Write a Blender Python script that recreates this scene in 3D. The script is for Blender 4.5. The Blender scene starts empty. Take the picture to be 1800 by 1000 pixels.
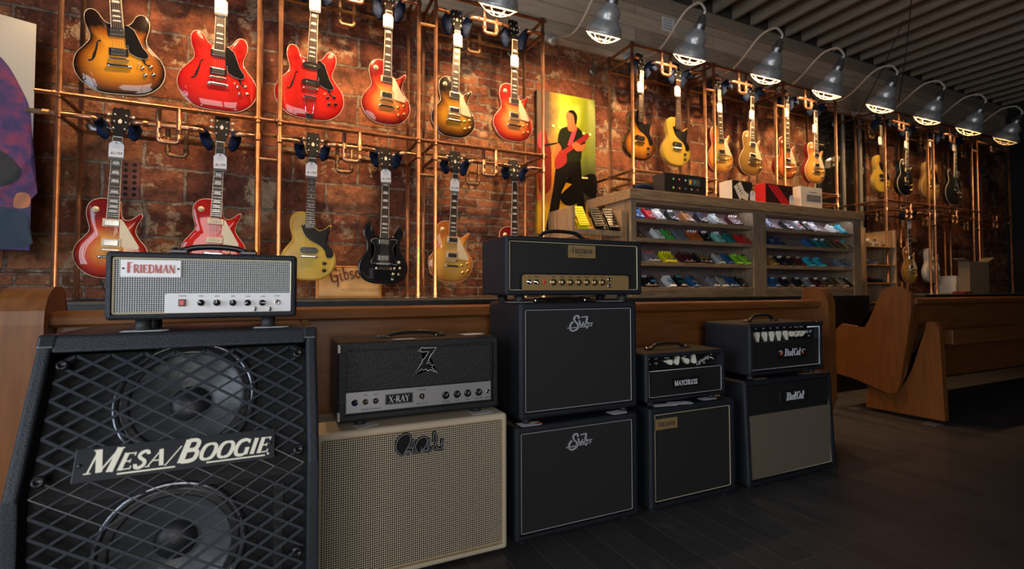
import bpy, bmesh, math, random
from mathutils import Vector, Matrix, noise
random.seed(7)
PI = math.pi
R = math.radians
scene = bpy.context.scene
col = scene.collection

# ---------------------------------------------------------------- camera
CAM_H = 1.05
FOC, CX, CY = 874.24, 900.0, 482.0
yaw, pit, rol = 0.439419, 0.0320990, -0.0020589
F = Vector((math.sin(yaw)*math.cos(pit), math.cos(yaw)*math.cos(pit), math.sin(pit)))
Rt = Vector((math.cos(yaw), -math.sin(yaw), 0))
U = Rt.cross(F)
R2 = Rt*math.cos(rol) + U*math.sin(rol)
U2 = U*math.cos(rol) - Rt*math.sin(rol)
cam_data = bpy.data.cameras.new('camera')
cam = bpy.data.objects.new('camera', cam_data)
col.objects.link(cam)
m = Matrix.Identity(4)
for i in range(3):
    m[i][0] = R2[i]; m[i][1] = U2[i]; m[i][2] = -F[i]
m[2][3] = CAM_H
cam.matrix_world = m
cam_data.sensor_width = 36.0
cam_data.lens = FOC/1800*36
cam_data.shift_y = -(500-CY)/1800
cam_data.clip_start = 0.02
cam_data.dof.use_dof = True
cam_data.dof.focus_distance = 2.2
cam_data.dof.aperture_fstop = 2.8
scene.camera = cam

def at(px, py, Y):
    """X, Z of the photo point on the vertical plane at depth Y"""
    d = R2*((px-CX)/FOC) - U2*((py-CY)/FOC) + F
    return d.x*Y/d.y, CAM_H + d.z*Y/d.y

# ---------------------------------------------------------------- view, world, daylight
scene.view_settings.view_transform = 'Standard'
scene.view_settings.look = 'None'
scene.view_settings.gamma = 1.0
scene.view_settings.exposure = 0.0
scene.view_settings.use_curve_mapping = False
w = bpy.data.worlds.new('world'); scene.world = w
w.use_nodes = True
w.node_tree.nodes['Background'].inputs[0].default_value = (0.62, 0.78, 1.0, 1)
w.node_tree.nodes['Background'].inputs[1].default_value = 0.5

def area(name, loc, target, sx, sy, energy, color):
    l = bpy.data.lights.new(name, 'AREA'); l.shape = 'RECTANGLE'
    l.size = sx; l.size_y = sy; l.energy = energy; l.color = color
    o = bpy.data.objects.new(name, l); col.objects.link(o)
    o.location = loc
    o.rotation_euler = (Vector(target)-Vector(loc)).to_track_quat('-Z', 'Z').to_euler()
    return o
# daylight coming in through the shop windows in the left wall and the front wall behind the camera
area('daylight_left', (-3.25, 0.0, 1.6), (0, 0.3, 1.3), 3.8, 2.2, 225, (0.77, 0.88, 1.0))
area('daylight_front', (-0.9, -3.35, 1.7), (-0.5, 0, 2.2), 2.6, 2.2, 120, (1.0, 0.95, 0.89))

LAMP_POWER = 84.0
LAMP_COL = (1.0, 0.61, 0.28)

# ---------------------------------------------------------------- helpers
def link(o, parent=None):
    col.objects.link(o)
    if parent is not None:
        o.parent = parent
    return o

def obj(name, bm, m, parent=None, smooth=False):
    me = bpy.data.meshes.new(name)
    bm.to_mesh(me); bm.free()
    if not isinstance(m, (list, tuple)): m = [m]
    for k in m: me.materials.append(k)
    if smooth:
        for p in me.polygons: p.use_smooth = True
    return link(bpy.data.objects.new(name, me), parent)

def thing(name, label, cat, loc=(0, 0, 0), rot=(0, 0, 0), group=None):
    o = bpy.data.objects.new(name, None); o.empty_display_size = 0.05
    o.location = loc; o.rotation_euler = rot
    link(o)
    return tag(o, label, cat, group)

def tag(o, label, cat, group=None):
    o['label'] = label; o['category'] = cat
    if group: o['group'] = group
    return o

def struct(name, bm, m, smooth=False):
    o = obj(name, bm, m, None, smooth); o['kind'] = 'structure'
    return o

def dup(root, label=None, group=None):
    r = root.copy(); col.objects.link(r)
    if label: r['label'] = label
    if group: r['group'] = group
    for ch in list(root.children):
        if ch.name.startswith('handwriting'): continue
        c = ch.copy(); col.objects.link(c); c.parent = r
        for g in ch.children:
            d = g.copy(); col.objects.link(d); d.parent = c
    return r

def paint(root, part, m):
    for ch in root.children:
        if ch.name.split('.')[0] == part:
            ch.material_slots[0].link = 'OBJECT'
            ch.material_slots[0].material = m

def NB(): return bmesh.new()

def box(bm, x0, x1, y0, y1, z0, z1, bev=0.0, seg=2, mi=0):
    vs = [bm.verts.new((x, y, z)) for x in (x0, x1) for y in (y0, y1) for z in (z0, z1)]
    fs = [bm.faces.new([vs[i] for i in q]) for q in ((0,1,3,2),(4,6,7,5),(0,4,5,1),(2,3,7,6),(0,2,6,4),(1,5,7,3))]
    for f in fs: f.material_index = mi
    if bev > 0:
        es = list({e for f in fs for e in f.edges})
        r = bmesh.ops.bevel(bm, geom=es, offset=bev, segments=seg, affect='EDGES', profile=0.5)
        for f in r['faces']: f.material_index = mi
    return vs

def hexa(bm, P, bev=0.0, seg=2):
    """box from 8 corners ordered like box()"""
    vs = [bm.verts.new(p) for p in P]
    fs = [bm.faces.new([vs[i] for i in q]) for q in ((0,1,3,2),(4,6,7,5),(0,4,5,1),(2,3,7,6),(0,2,6,4),(1,5,7,3))]
    if bev > 0:
        bmesh.ops.bevel(bm, geom=list({e for f in fs for e in f.edges}), offset=bev, segments=seg, affect='EDGES', profile=0.5)

def prism(bm, pts, y0, y1, mi=0, plane='XZ'):
    """closed outline pts in XZ (or YZ / XY) extruded between y0 and y1"""
    def P(a, b, t):
        return (a, t, b) if plane == 'XZ' else ((t, a, b) if plane == 'YZ' else (a, b, t))
    A = [bm.verts.new(P(a, b, y0)) for a, b in pts]
    B = [bm.verts.new(P(a, b, y1)) for a, b in pts]
    fa = bm.faces.new(A); fb = bm.faces.new(B[::-1])
    fs = [fa, fb]
    n = len(pts)
    for i in range(n):
        fs.append(bm.faces.new((A[i], B[i], B[(i+1) % n], A[(i+1) % n])))
    for f in fs: f.material_index = mi
    bmesh.ops.triangulate(bm, faces=[fa, fb])
    return A, B

def lathe(bm, prof, cx=0, cy=0, cz=0, n=20, axis='Z', cap=True, mi=0):
    """prof: list of (r, t) ; t runs along axis"""
    rings = []
    for r, t in prof:
        ring = []
        for k in range(n):
            a = 2*PI*k/n; c, s = r*math.cos(a), r*math.sin(a)
            if axis == 'Z': p = (cx+c, cy+s, cz+t)
            elif axis == 'Y': p = (cx+c, cy+t, cz+s)
            else: p = (cx+t, cy+c, cz+s)
            ring.append(bm.verts.new(p))
        rings.append(ring)
    for i in range(len(rings)-1):
        for k in range(n):
            f = bm.faces.new((rings[i][k], rings[i][(k+1) % n], rings[i+1][(k+1) % n], rings[i+1][k]))
            f.material_index = mi; f.smooth = True
    if cap:
        for ring in (rings[0], rings[-1]):
            if (ring[0].co-ring[n//2].co).length > 1e-5:
                f = bm.faces.new(ring); f.material_index = mi

def tube(bm, pts, r, n=8, closed=False, mi=0, cap=True):
    """round tube through points; r a number or a list"""
    pts = [Vector(p) for p in pts]
    N = len(pts)
    rings = []
    ref = None
    for i, p in enumerate(pts):
        if closed: d = (pts[(i+1) % N]-pts[i-1])
        elif i == 0: d = pts[1]-p
        elif i == N-1: d = p-pts[i-1]
        else: d = (pts[i+1]-p).normalized()+(p-pts[i-1]).normalized()
        if d.length < 1e-9: d = Vector((0, 0, 1))
        d.normalize()
        if ref is None:
            ref = Vector((0, 0, 1)) if abs(d.z) < 0.9 else Vector((1, 0, 0))
        a = d.cross(ref)
        if a.length < 1e-6: a = d.orthogonal()
        a.normalize()
        ref = a.cross(d)
        rr = r[i] if isinstance(r, (list, tuple)) else r
        rings.append([bm.verts.new(p + a*rr*math.cos(2*PI*k/n) + ref*rr*math.sin(2*PI*k/n)) for k in range(n)])
    M = N if closed else N-1
    for i in range(M):
        A, B = rings[i], rings[(i+1) % N]
        for k in range(n):
            f = bm.faces.new((A[k], A[(k+1) % n], B[(k+1) % n], B[k])); f.smooth = True; f.material_index = mi
    if not closed and cap:
        for ring in (rings[0], rings[-1]):
            f = bm.faces.new(ring); f.material_index = mi

def rounded(pts, rad, n=4):
    """polyline with its inner corners rounded"""
    pts = [Vector(p) for p in pts]
    out = [pts[0]]
    for i in range(1, len(pts)-1):
        a, b, c = pts[i-1], pts[i], pts[i+1]
        u = (a-b); v = (c-b)
        q = min(rad, u.length*0.49, v.length*0.49)
        p0 = b+u.normalized()*q; p1 = b+v.normalized()*q
        for k in range(n+1):
            t = k/n
            out.append(p0*(1-t)**2 + b*2*t*(1-t) + p1*t*t)
    out.append(pts[-1])
    return out

def spline(pts, n=6, closed=True):
    out = []; N = len(pts)
    for i in range(N if closed else N-1):
        if closed:
            p0, p1, p2, p3 = pts[i-1], pts[i], pts[(i+1) % N], pts[(i+2) % N]
        else:
            p0, p1, p2, p3 = pts[max(i-1, 0)], pts[i], pts[i+1], pts[min(i+2, N-1)]
        for k in range(n):
            t = k/n
            out.append(tuple(0.5*((2*b)+(-a+c)*t+(2*a-5*b+4*c-d)*t*t+(-a+3*b-3*c+d)*t**3)
                             for a, b, c, d in zip(p0, p1, p2, p3)))
    if not closed: out.append(tuple(pts[-1]))
    return out

def ribbon(bm, pts, wd, y0, y1, mi=0):
    """flat stroke along pts in XZ, wd a width or list, between y0 (front) and y1"""
    n = len(pts); L = []; Rr = []
    for i, (x, z) in enumerate(pts):
        if i == 0: dx, dz = pts[1][0]-x, pts[1][1]-z
        elif i == n-1: dx, dz = x-pts[i-1][0], z-pts[i-1][1]
        else: dx, dz = pts[i+1][0]-pts[i-1][0], pts[i+1][1]-pts[i-1][1]
        l = math.hypot(dx, dz) or 1; nx, nz = -dz/l, dx/l
        q = (wd[i] if isinstance(wd, (list, tuple)) else wd)/2
        L.append((x+nx*q, z+nz*q)); Rr.append((x-nx*q, z-nz*q))
    for i in range(n-1):
        quad = [L[i], L[i+1], Rr[i+1], Rr[i]]
        A = [bm.verts.new((a, y0, b)) for a, b in quad]; B = [bm.verts.new((a, y1, b)) for a, b in quad]
        f = bm.faces.new(A); f.material_index = mi
        for k in range(4):
            f = bm.faces.new((A[k], B[k], B[(k+1) % 4], A[(k+1) % 4])); f.material_index = mi

def text(s, size, x, y, z, mat, parent, name='lettering', shear=0.0, bold=0.0, rx=PI/2, sx=1.0, align='CENTER', rz=0.0, roll=0.0):
    cu = bpy.data.curves.new('t', 'FONT')
    cu.body = s; cu.size = size; cu.align_x = align; cu.align_y = 'CENTER'
    cu.shear = shear; cu.offset = bold*size; cu.extrude = 0.0004; cu.resolution_u = 3
    t = bpy.data.objects.new('t', cu); col.objects.link(t)
    bpy.context.view_layer.update()
    me = bpy.data.meshes.new_from_object(t.evaluated_get(bpy.context.evaluated_depsgraph_get()))
    bpy.data.objects.remove(t); bpy.data.curves.remove(cu)
    me.name = name
    me.transform(Matrix.Translation((x, y, z)) @ Matrix.Rotation(rz, 4, 'Z') @ Matrix.Rotation(roll, 4, 'Y') @ Matrix.Rotation(rx, 4, 'X') @ Matrix.Diagonal((sx, 1, 1, 1)))
    me.materials.clear(); me.materials.append(mat)
    return link(bpy.data.objects.new(name, me), parent)

# ---------------------------------------------------------------- materials
MATS = {}
def mat(key, rgb=(0.5, 0.5, 0.5), rough=0.5, metal=0.0, bump=0.0, bscale=200.0, vary=0.0, vscale=8.0, coat=0.0,
        emit=None, estr=0.0, stretch=None, spec=0.5):
    if key in MATS: return MATS[key]
    m = bpy.data.materials.new(key); m.use_nodes = True
    nt = m.node_tree; b = nt.nodes['Principled BSDF']
    b.inputs['Base Color'].default_value = (*rgb, 1)
    b.inputs['Roughness'].default_value = rough
    b.inputs['Metallic'].default_value = metal
    b.inputs['Specular IOR Level'].default_value = spec
    if coat: b.inputs['Coat Weight'].default_value = coat; b.inputs['Coat Roughness'].default_value = 0.03
    if emit: b.inputs['Emission Color'].default_value = (*emit, 1); b.inputs['Emission Strength'].default_value = estr
    if bump or vary:
        tc = nt.nodes.new('ShaderNodeTexCoord'); mp = nt.nodes.new('ShaderNodeMapping')
        nt.links.new(tc.outputs['Object'], mp.inputs[0])
        if stretch: mp.inputs['Scale'].default_value = stretch
    if bump:
        n = nt.nodes.new('ShaderNodeTexNoise'); n.inputs['Scale'].default_value = bscale; n.inputs['Detail'].default_value = 3
        nt.links.new(mp.outputs[0], n.inputs['Vector'])
        bp = nt.nodes.new('ShaderNodeBump'); bp.inputs['Strength'].default_value = bump; bp.inputs['Distance'].default_value = 0.002
        nt.links.new(n.outputs[0], bp.inputs['Height']); nt.links.new(bp.outputs[0], b.inputs['Normal'])
    if vary:
        n = nt.nodes.new('ShaderNodeTexNoise'); n.inputs['Scale'].default_value = vscale; n.inputs['Detail'].default_value = 5
        nt.links.new(mp.outputs[0], n.inputs['Vector'])
        r = nt.nodes.new('ShaderNodeValToRGB')
        r.color_ramp.elements[0].position = 0.3; r.color_ramp.elements[1].position = 0.7
        r.color_ramp.elements[0].color = (*[max(0, c*(1-vary)) for c in rgb], 1)
        r.color_ramp.elements[1].color = (*[min(1, c*(1+vary)) for c in rgb], 1)
        nt.links.new(n.outputs[0], r.inputs[0]); nt.links.new(r.outputs[0], b.inputs['Base Color'])
    MATS[key] = m
    return m

class NG:
    """small node-graph writer"""
    def __init__(s, key, rough=0.5, metal=0.0, spec=0.5):
        s.m = bpy.data.materials.new(key); s.m.use_nodes = True; MATS[key] = s.m
        s.nt = s.m.node_tree; s.b = s.nt.nodes['Principled BSDF']
        s.b.inputs['Roughness'].default_value = rough; s.b.inputs['Metallic'].default_value = metal
        s.b.inputs['Specular IOR Level'].default_value = spec
        s.tc = s.nt.nodes.new('ShaderNodeTexCoord')
    def put(s, inp, v):
        if isinstance(v, bpy.types.NodeSocket): s.nt.links.new(v, inp)
        elif isinstance(v, tuple) and len(v) == 3 and inp.type == 'RGBA': inp.default_value = (*v, 1)
        else: inp.default_value = v
    def sep(s, v):
        n = s.nt.nodes.new('ShaderNodeSeparateXYZ'); s.put(n.inputs[0], v); return n.outputs
    def comb(s, x, y, z):
        n = s.nt.nodes.new('ShaderNodeCombineXYZ')
        for i, v in enumerate((x, y, z)): s.put(n.inputs[i], v)
        return n.outputs[0]
    def math(s, op, a, b=0.0, c=None, clamp=False):
        n = s.nt.nodes.new('ShaderNodeMath'); n.operation = op; n.use_clamp = clamp
        s.put(n.inputs[0], a); s.put(n.inputs[1], b)
        if c is not None: s.put(n.inputs[2], c)
        return n.outputs[0]
    def vadd(s, a, b, op='ADD'):
        n = s.nt.nodes.new('ShaderNodeVectorMath'); n.operation = op; s.put(n.inputs[0], a); s.put(n.inputs[1], b); return n.outputs[0]
    def noise(s, v, scale, detail=4, rough=0.55, color=False):
        n = s.nt.nodes.new('ShaderNodeTexNoise'); s.put(n.inputs['Vector'], v)
        n.inputs['Scale'].default_value = scale; n.inputs['Detail'].default_value = detail; n.inputs['Roughness'].default_value = rough
        return n.outputs[1] if color else n.outputs[0]
    def ramp(s, f, stops, interp='LINEAR'):
        n = s.nt.nodes.new('ShaderNodeValToRGB'); n.color_ramp.interpolation = interp
        e = n.color_ramp.elements
        while len(e) < len(stops): e.new(0.5)
        for i, (p, c) in enumerate(stops):
            e[i].position = p; e[i].color = (*c, 1) if isinstance(c, tuple) else (c, c, c, 1)
        s.put(n.inputs[0], f); return n.outputs[0]
    def mix(s, f, a, b):
        n = s.nt.nodes.new('ShaderNodeMix'); n.data_type = 'RGBA'
        s.put(n.inputs[0], f); s.put(n.inputs[6], a); s.put(n.inputs[7], b); return n.outputs[2]
    def bump(s, h, strength, dist):
        n = s.nt.nodes.new('ShaderNodeBump'); n.inputs['Strength'].default_value = strength; n.inputs['Distance'].default_value = dist
        s.put(n.inputs['Height'], h); s.nt.links.new(n.outputs[0], s.b.inputs['Normal'])
    def color(s, c): s.put(s.b.inputs['Base Color'], c)

def brick_mat():
    g = NG('brick', rough=0.75, spec=0.3)
    x, y, z = g.sep(g.tc.outputs['Object'])[0:3]
    wob = g.noise(g.tc.outputs['Object'], 2.2, 3, color=True)
    wob = g.vadd(g.vadd(wob, (-0.5, -0.5, -0.5)), (0.055, 0.055, 0.055), 'MULTIPLY')
    wob2 = g.noise(g.tc.outputs['Object'], 18, 3, color=True)
    wob2 = g.vadd(g.vadd(wob2, (-0.5, -0.5, -0.5)), (0.022, 0.022, 0.022), 'MULTIPLY')
    def bt(bw, bh, mo, off):
        v = g.vadd(g.vadd(g.comb(g.math('ADD', x, off), z, 0.0), wob), wob2)
        n = g.nt.nodes.new('ShaderNodeTexBrick'); g.put(n.inputs['Vector'], v)
        n.inputs['Scale'].default_value = 1.0; n.inputs['Brick Width'].default_value = bw; n.inputs['Row Height'].default_value = bh
        n.inputs['Mortar Size'].default_value = mo; n.inputs['Mortar Smooth'].default_value = 0.35
        n.inputs['Color1'].default_value = (0.2, 0.2, 0.2, 1); n.inputs['Color2'].default_value = (1, 1, 1, 1)
        n.inputs['Mortar'].default_value = (0.5, 0.5, 0.5, 1); n.inputs['Bias'].default_value = 0.0
        return n.outputs[0], n.outputs[1]
    c1, f1 = bt(0.46, 0.235, 0.012, 0.13)
    c2, f2 = bt(0.225, 0.077, 0.010, 0.0)
    c3, f3 = bt(0.40, 0.205, 0.010, 0.2)
    sel = g.math('LESS_THAN', g.math('ABSOLUTE', g.math('SUBTRACT', g.math('ADD', x, g.math('MULTIPLY', g.noise(g.comb(0.0, 0.0, z), 3.0, 0), 0.5)), 1.85)), 0.62)
    sel3 = g.math('GREATER_THAN', x, 2.1)
    low = g.math('LESS_THAN', z, 1.16)
    sel = g.math('MAXIMUM', sel, low)
    f = g.mix(sel, g.mix(sel3, f1, f3), f2)
    c = g.mix(sel, g.mix(sel3, c1, c3), c2)
    big = g.noise(g.tc.outputs['Object'], 3.2, 6, 0.65)
    fine = g.noise(g.tc.outputs['Object'], 28, 6, 0.7)
    base = g.ramp(g.math('ADD', g.math('MULTIPLY', c, 0.5), g.math('MULTIPLY', fine, 0.5)),
                  [(0.22, (0.075, 0.026, 0.017)), (0.42, (0.175, 0.054, 0.031)), (0.6, (0.27, 0.09, 0.043)), (0.82, (0.36, 0.16, 0.075))])
    dark = g.ramp(g.noise(g.tc.outputs['Object'], 9, 6, 0.7), [(0.38, 0.28), (0.56, 1.0)])
    nm = g.nt.nodes.new('ShaderNodeMix'); nm.data_type = 'RGBA'; nm.blend_type = 'MULTIPLY'
    nm.inputs[0].default_value = 0.8; g.put(nm.inputs[6], base); g.put(nm.inputs[7], dark); base = nm.outputs[2]
    patch = g.ramp(g.math('ADD', g.math('MULTIPLY', big, 0.6), g.math('MULTIPLY', g.noise(g.tc.outputs['Object'], 11, 5, 0.7), 0.4)), [(0.545, 0.0), (0.575, 1.0)])
    base = g.mix(g.math('MULTIPLY', patch, 0.8), base, g.ramp(fine, [(0.3, (0.26, 0.17, 0.10)), (0.7, (0.50, 0.38, 0.24))]))
    mort = g.ramp(g.noise(g.tc.outputs['Object'], 14, 5, 0.7), [(0.38, (0.10, 0.06, 0.045)), (0.52, (0.21, 0.155, 0.115)), (0.68, (0.34, 0.28, 0.22))])
    g.color(g.mix(f, base, mort))
    rim = g.noise(g.tc.outputs['Object'], 7, 6, 0.75)
    h = g.math('ADD', g.math('MULTIPLY', g.math('SUBTRACT', 1.0, f), 0.6), g.math('ADD', g.math('MULTIPLY', rim, 1.3), g.math('MULTIPLY', fine, 0.35)))
    g.bump(h, 0.9, 0.022)
    return g.m

def plank_mat(key, c0, c1, ax='x', pw=0.15, rough=0.6, grain=(2, 30, 30), seam=0.004, spec=0.3, off=0.0, lenw=2.2, seamc=None):
    """boards: ax = direction the boards run; pw = board width across"""
    g = NG(key, rough=rough, spec=spec)
    o = g.sep(g.tc.outputs['Object'])
    run, across = {'x': (o[0], o[2]), 'xf': (o[0], o[1]), 'y': (o[1], o[0])}[ax]
    n = g.nt.nodes.new('ShaderNodeTexBrick'); g.put(n.inputs['Vector'], g.comb(run, g.math('ADD', across, off), 0.0))
    n.inputs['Scale'].default_value = 1.0; n.inputs['Brick Width'].default_value = lenw; n.inputs['Row Height'].default_value = pw
    n.inputs['Mortar Size'].default_value = seam/2; n.inputs['Mortar Smooth'].default_value = 0.1
    n.inputs['Color1'].default_value = (0, 0, 0, 1); n.inputs['Color2'].default_value = (1, 1, 1, 1); n.inputs['Mortar'].default_value = (0.5, 0.5, 0.5, 1)
    mp = g.nt.nodes.new('ShaderNodeMapping'); mp.inputs['Scale'].default_value = grain; g.put(mp.inputs[0], g.tc.outputs['Object'])
    gr = g.noise(mp.outputs[0], 1.6, 7, 0.65)
    f = g.math('ADD', g.math('MULTIPLY', n.outputs[0], 0.3), g.math('MULTIPLY', gr, 0.8))
    c = g.ramp(f, [(0.3, c0), (0.72, c1)])
    g.color(g.mix(n.outputs[1], c, seamc or tuple(k*0.15 for k in c0)))
    g.bump(g.math('ADD', g.math('MULTIPLY', gr, 0.3), g.math('SUBTRACT', 1.0, n.outputs[1])), 0.4, 0.004)
    return g.m

def wood_mat(key, c0, c1, stretch=(3, 30, 30), rough=0.4, coat=0.0, bump=0.15, spec=0.4, knots=False):
    if key in MATS: return MATS[key]
    g = NG(key, rough=rough, spec=spec)
    mp = g.nt.nodes.new('ShaderNodeMapping'); mp.inputs['Scale'].default_value = stretch; g.put(mp.inputs[0], g.tc.outputs['Object'])
    gr = g.noise(mp.outputs[0], 1.5, 7, 0.62)
    g.color(g.ramp(gr, [(0.3, c0), (0.7, c1)]))
    if coat: g.b.inputs['Coat Weight'].default_value = coat; g.b.inputs['Coat Roughness'].default_value = 0.15
    if bump: g.bump(gr, bump, 0.002)
    return g.m

def weave_mat(key, light, dark, pitch, thr=0.25, rough=0.6, metal=0.0):
    """woven grille cloth: dots of light thread on a dark ground"""
    g = NG(key, rough=rough, metal=metal)
    o = g.sep(g.tc.outputs['Object'])
    k = PI*2/pitch
    a = g.math('SINE', g.math('MULTIPLY', g.math('ADD', o[0], o[2]), k/2)); b = g.math('SINE', g.math('MULTIPLY', g.math('SUBTRACT', o[0], o[2]), k/2))
    p = g.math('MULTIPLY', a, b)
    f = g.ramp(p, [(thr, 0.0), (min(1, thr+0.22), 1.0)])
    nz = g.noise(g.tc.outputs['Object'], 500, 2)
    g.color(g.mix(g.math('MULTIPLY', f, g.math('ADD', 0.7, g.math('MULTIPLY', nz, 0.5))), dark, light))
    g.bump(p, 0.5, 0.001)
    return g.m

def burst_mat(key, centre, mid, edge, p1=0.45, p2=0.8, flame=0.25, rough=0.22):
    """painted sunburst finish following the body outline, clear coat"""
    g = NG(key, rough=.45, spec=.08)
    at_ = g.nt.nodes.new('ShaderNodeAttribute'); at_.attribute_name = 'burst'
    v = at_.outputs['Fac']
    o = g.tc.outputs['Object']
    mp = g.nt.nodes.new('ShaderNodeMapping'); mp.inputs['Scale'].default_value = (3, 3, 40); g.put(mp.inputs[0], o)
    fl = g.noise(mp.outputs[0], 1.5, 3)
    vv = g.math('ADD', v, g.math('MULTIPLY', g.math('SUBTRACT', fl, 0.5), flame*0.4))
    g.color(g.ramp(vv, [(0.0, centre), (p1, centre), (p2, mid), (0.97, edge)]))
    g.b.inputs['Coat Weight'].default_value = 0.8 if rough < .28 else .35; g.b.inputs['Coat Roughness'].default_value = 0.015 if rough < .28 else .15
    return g.m

TOLEX = mat('black_tolex', (0.012, 0.0145, 0.021), 0.40, bump=1.0, bscale=420, spec=.4)  # black tolex; some of the daylight's blue is put into the colour
TOLEX2 = mat('charcoal_tolex', (0.011, 0.012, 0.015), 0.36, bump=1.2, bscale=260, spec=.45)
CREAM = mat('cream_tolex', (0.62, 0.53, 0.40), 0.5, bump=0.3, bscale=500)
BLACKP = mat('black_plastic', (0.012, 0.012, 0.013), 0.3)
GUARDB = mat('guard_black', (0.008, 0.008, 0.009), 0.3, spec=.15)
RUBBER = mat('rubber', (0.015, 0.015, 0.016), 0.6)
CHROME = mat('chrome', (0.75, 0.74, 0.72), 0.12, 1.0)
NICKEL = mat('nickel', (0.55, 0.52, 0.46), 0.22, 1.0)
GOLD = mat('gold_metal', (0.75, 0.5, 0.18), 0.25, 1.0)
COPPER = mat('copper', (0.46, 0.235, 0.145), 0.31, 0.85, vary=0.3, vscale=14, bump=0.15, bscale=60)
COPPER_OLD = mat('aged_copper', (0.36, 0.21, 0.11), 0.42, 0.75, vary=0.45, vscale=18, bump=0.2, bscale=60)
GALV = mat('galvanized', (0.48, 0.49, 0.50), 0.36, 0.5, vary=0.2, vscale=30)
SHIN = mat('shade_inside', (0.10, 0.10, 0.10), 0.5)
GREYMETAL = mat('grey_metal', (0.33, 0.33, 0.34), 0.4, 0.9)
WHITEP = mat('white_plastic', (0.75, 0.73, 0.68), 0.35)
CREAMP = mat('cream_plastic', (0.68, 0.56, 0.36), 0.35)
PAPER = mat('paper', (0.72, 0.72, 0.74), 0.7)
INK = mat('ink', (0.03, 0.03, 0.04), 0.6)
DENIM = mat('denim_cloth', (0.009, 0.016, 0.042), 0.95, bump=1.0, bscale=90, vary=0.6, vscale=25, spec=.1)
PEARL = mat('pearl', (0.68, 0.66, 0.6), 0.3)
ROSEWOOD = wood_mat('rosewood', (0.035, 0.018, 0.012), (0.075, 0.04, 0.025), (30, 30, 3))
MAHOG = wood_mat('mahogany', (0.09, 0.025, 0.012), (0.17, 0.05, 0.022), (30, 30, 3), coat=0.6)
PIPING_W = mat('white_piping', (0.72, 0.74, 0.78), 0.35)
PIPING_G = mat('gold_piping', (0.6, 0.52, 0.33), 0.35, 0.3)
STRING = mat('steel_string', (0.45, 0.43, 0.38), 0.35, 1.0)

# ================================================================ the room
WALL = 4.05
XL, XR, YB, ZC = -3.0, 11.2, -3.0, 4.42
BRICK = brick_mat()
PLANKW = plank_mat('grey_barn_planks', (0.28, 0.22, 0.165), (0.55, 0.44, 0.335), 'x', 0.15, 0.65)  # missing warm bounce light is put into the plank colour
JOISTM = wood_mat('grey_joist', (0.20, 0.16, 0.12), (0.33, 0.27, 0.205), (30, 2, 30), rough=0.8)  # reds raised to stand in for warm bounce light
DECKM = mat('dark_deck', (0.05, 0.043, 0.036), 0.9)
FLOORM = plank_mat('dark_floor_planks', (0.036, 0.034, 0.037), (0.058, 0.055, 0.058), 'y', 0.14, 0.33, (30, 2, 30), 0.003, 0.25, 0.02, 1.3, (0.13, 0.12, 0.115))
DARKWALL = mat('dark_fade_wall', (0.02, 0.018, 0.017), 0.9)  # black colour stands in for the room fading to dark at this end
PLASTER = mat('side_wall_paint', (0.16, 0.14, 0.12), 0.9)
GLASS = mat('dark_glass', (0.01, 0.01, 0.01), 0.05, 0.0, spec=0.6)
GREYTRIM = mat('grey_painted_trim', (0.30, 0.28, 0.25), 0.5)

bm = NB(); box(bm, XL-0.2, XR+0.2, YB-0.2, WALL+0.3, -0.08, 0.0); struct('floor', bm, FLOORM)
bm = NB(); box(bm, XL-0.2, XR+0.2, YB-0.2, WALL+0.3, ZC, ZC+0.08); struct('ceiling', bm, DECKM)
# brick wall with the dark glazed opening towards the back of the shop
ox0, ox1, oz1 = 6.15, 7.28, 3.36
bm = NB()
box(bm, XL-0.2, ox0, WALL, WALL+0.2, 0.0, 3.386)
box(bm, ox1, XR+0.2, WALL, WALL+0.2, 0.0, 3.386)
box(bm, ox0, ox1, WALL, WALL+0.2, 0.0, 0.99)
struct('wall_back', bm, BRICK)
bm = NB(); box(bm, ox0, ox1, WALL+0.02, WALL+0.03, 0.99, 3.386); struct('window_1', bm, GLASS)
for i, (x, wd) in enumerate(((6.78, 0.035), (7.15, 0.04), (ox0+0.02, 0.03))):
    bm = NB(); box(bm, x-wd/2, x+wd/2, WALL-0.005, WALL+0.02, 0.99, oz1+0.02, 0.004); struct('trim_%d' % (10+i), bm, GREYTRIM)
# plank cladding above the bricks with a rounded head beam
bm = NB(); box(bm, XL-0.2, XR+0.2, WALL-0.03, WALL+0.2, 3.387, 3.99); struct('trim_1', bm, PLANKW)
bm = NB(); box(bm, XL-0.2, XR+0.2, WALL-0.06, WALL+0.2, 3.99, 4.155, 0.03, 3); struct('trim_2', bm, JOISTM)
bm = NB(); box(bm, XL-0.2, XR+0.2, WALL-0.01, WALL+0.2, 4.155, ZC); struct('trim_3', bm, DECKM)
# ceiling joists across the room
jx = 4.12 - 0.305*20; k = 20
while jx < XR:
    bm = NB(); box(bm, jx-0.019, jx+0.019, YB, WALL-0.02, 4.17, ZC)
    struct('trim_%d' % k, bm, JOISTM); jx += 0.305; k += 1
# stone topped ledge along the brick wall
LEDGE = 0.992
STONE = mat('ledge_stone', (0.06, 0.057, 0.052), 0.6, bump=0.5, bscale=40, vary=0.5, vscale=9)
LFRONT = mat('ledge_front', (0.013, 0.012, 0.012), 0.6)
for i, (a, b) in enumerate(((XL, 5.745), (6.84, XR))):
    bm = NB(); box(bm, a, b, 3.20, WALL, LEDGE-0.012, LEDGE, 0.002); struct('trim_%d' % (4+2*i), bm, STONE)
    bm = NB(); box(bm, a, b, 3.205, WALL, 0.0, LEDGE-0.012); struct('trim_%d' % (5+2*i), bm, LFRONT)
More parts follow.
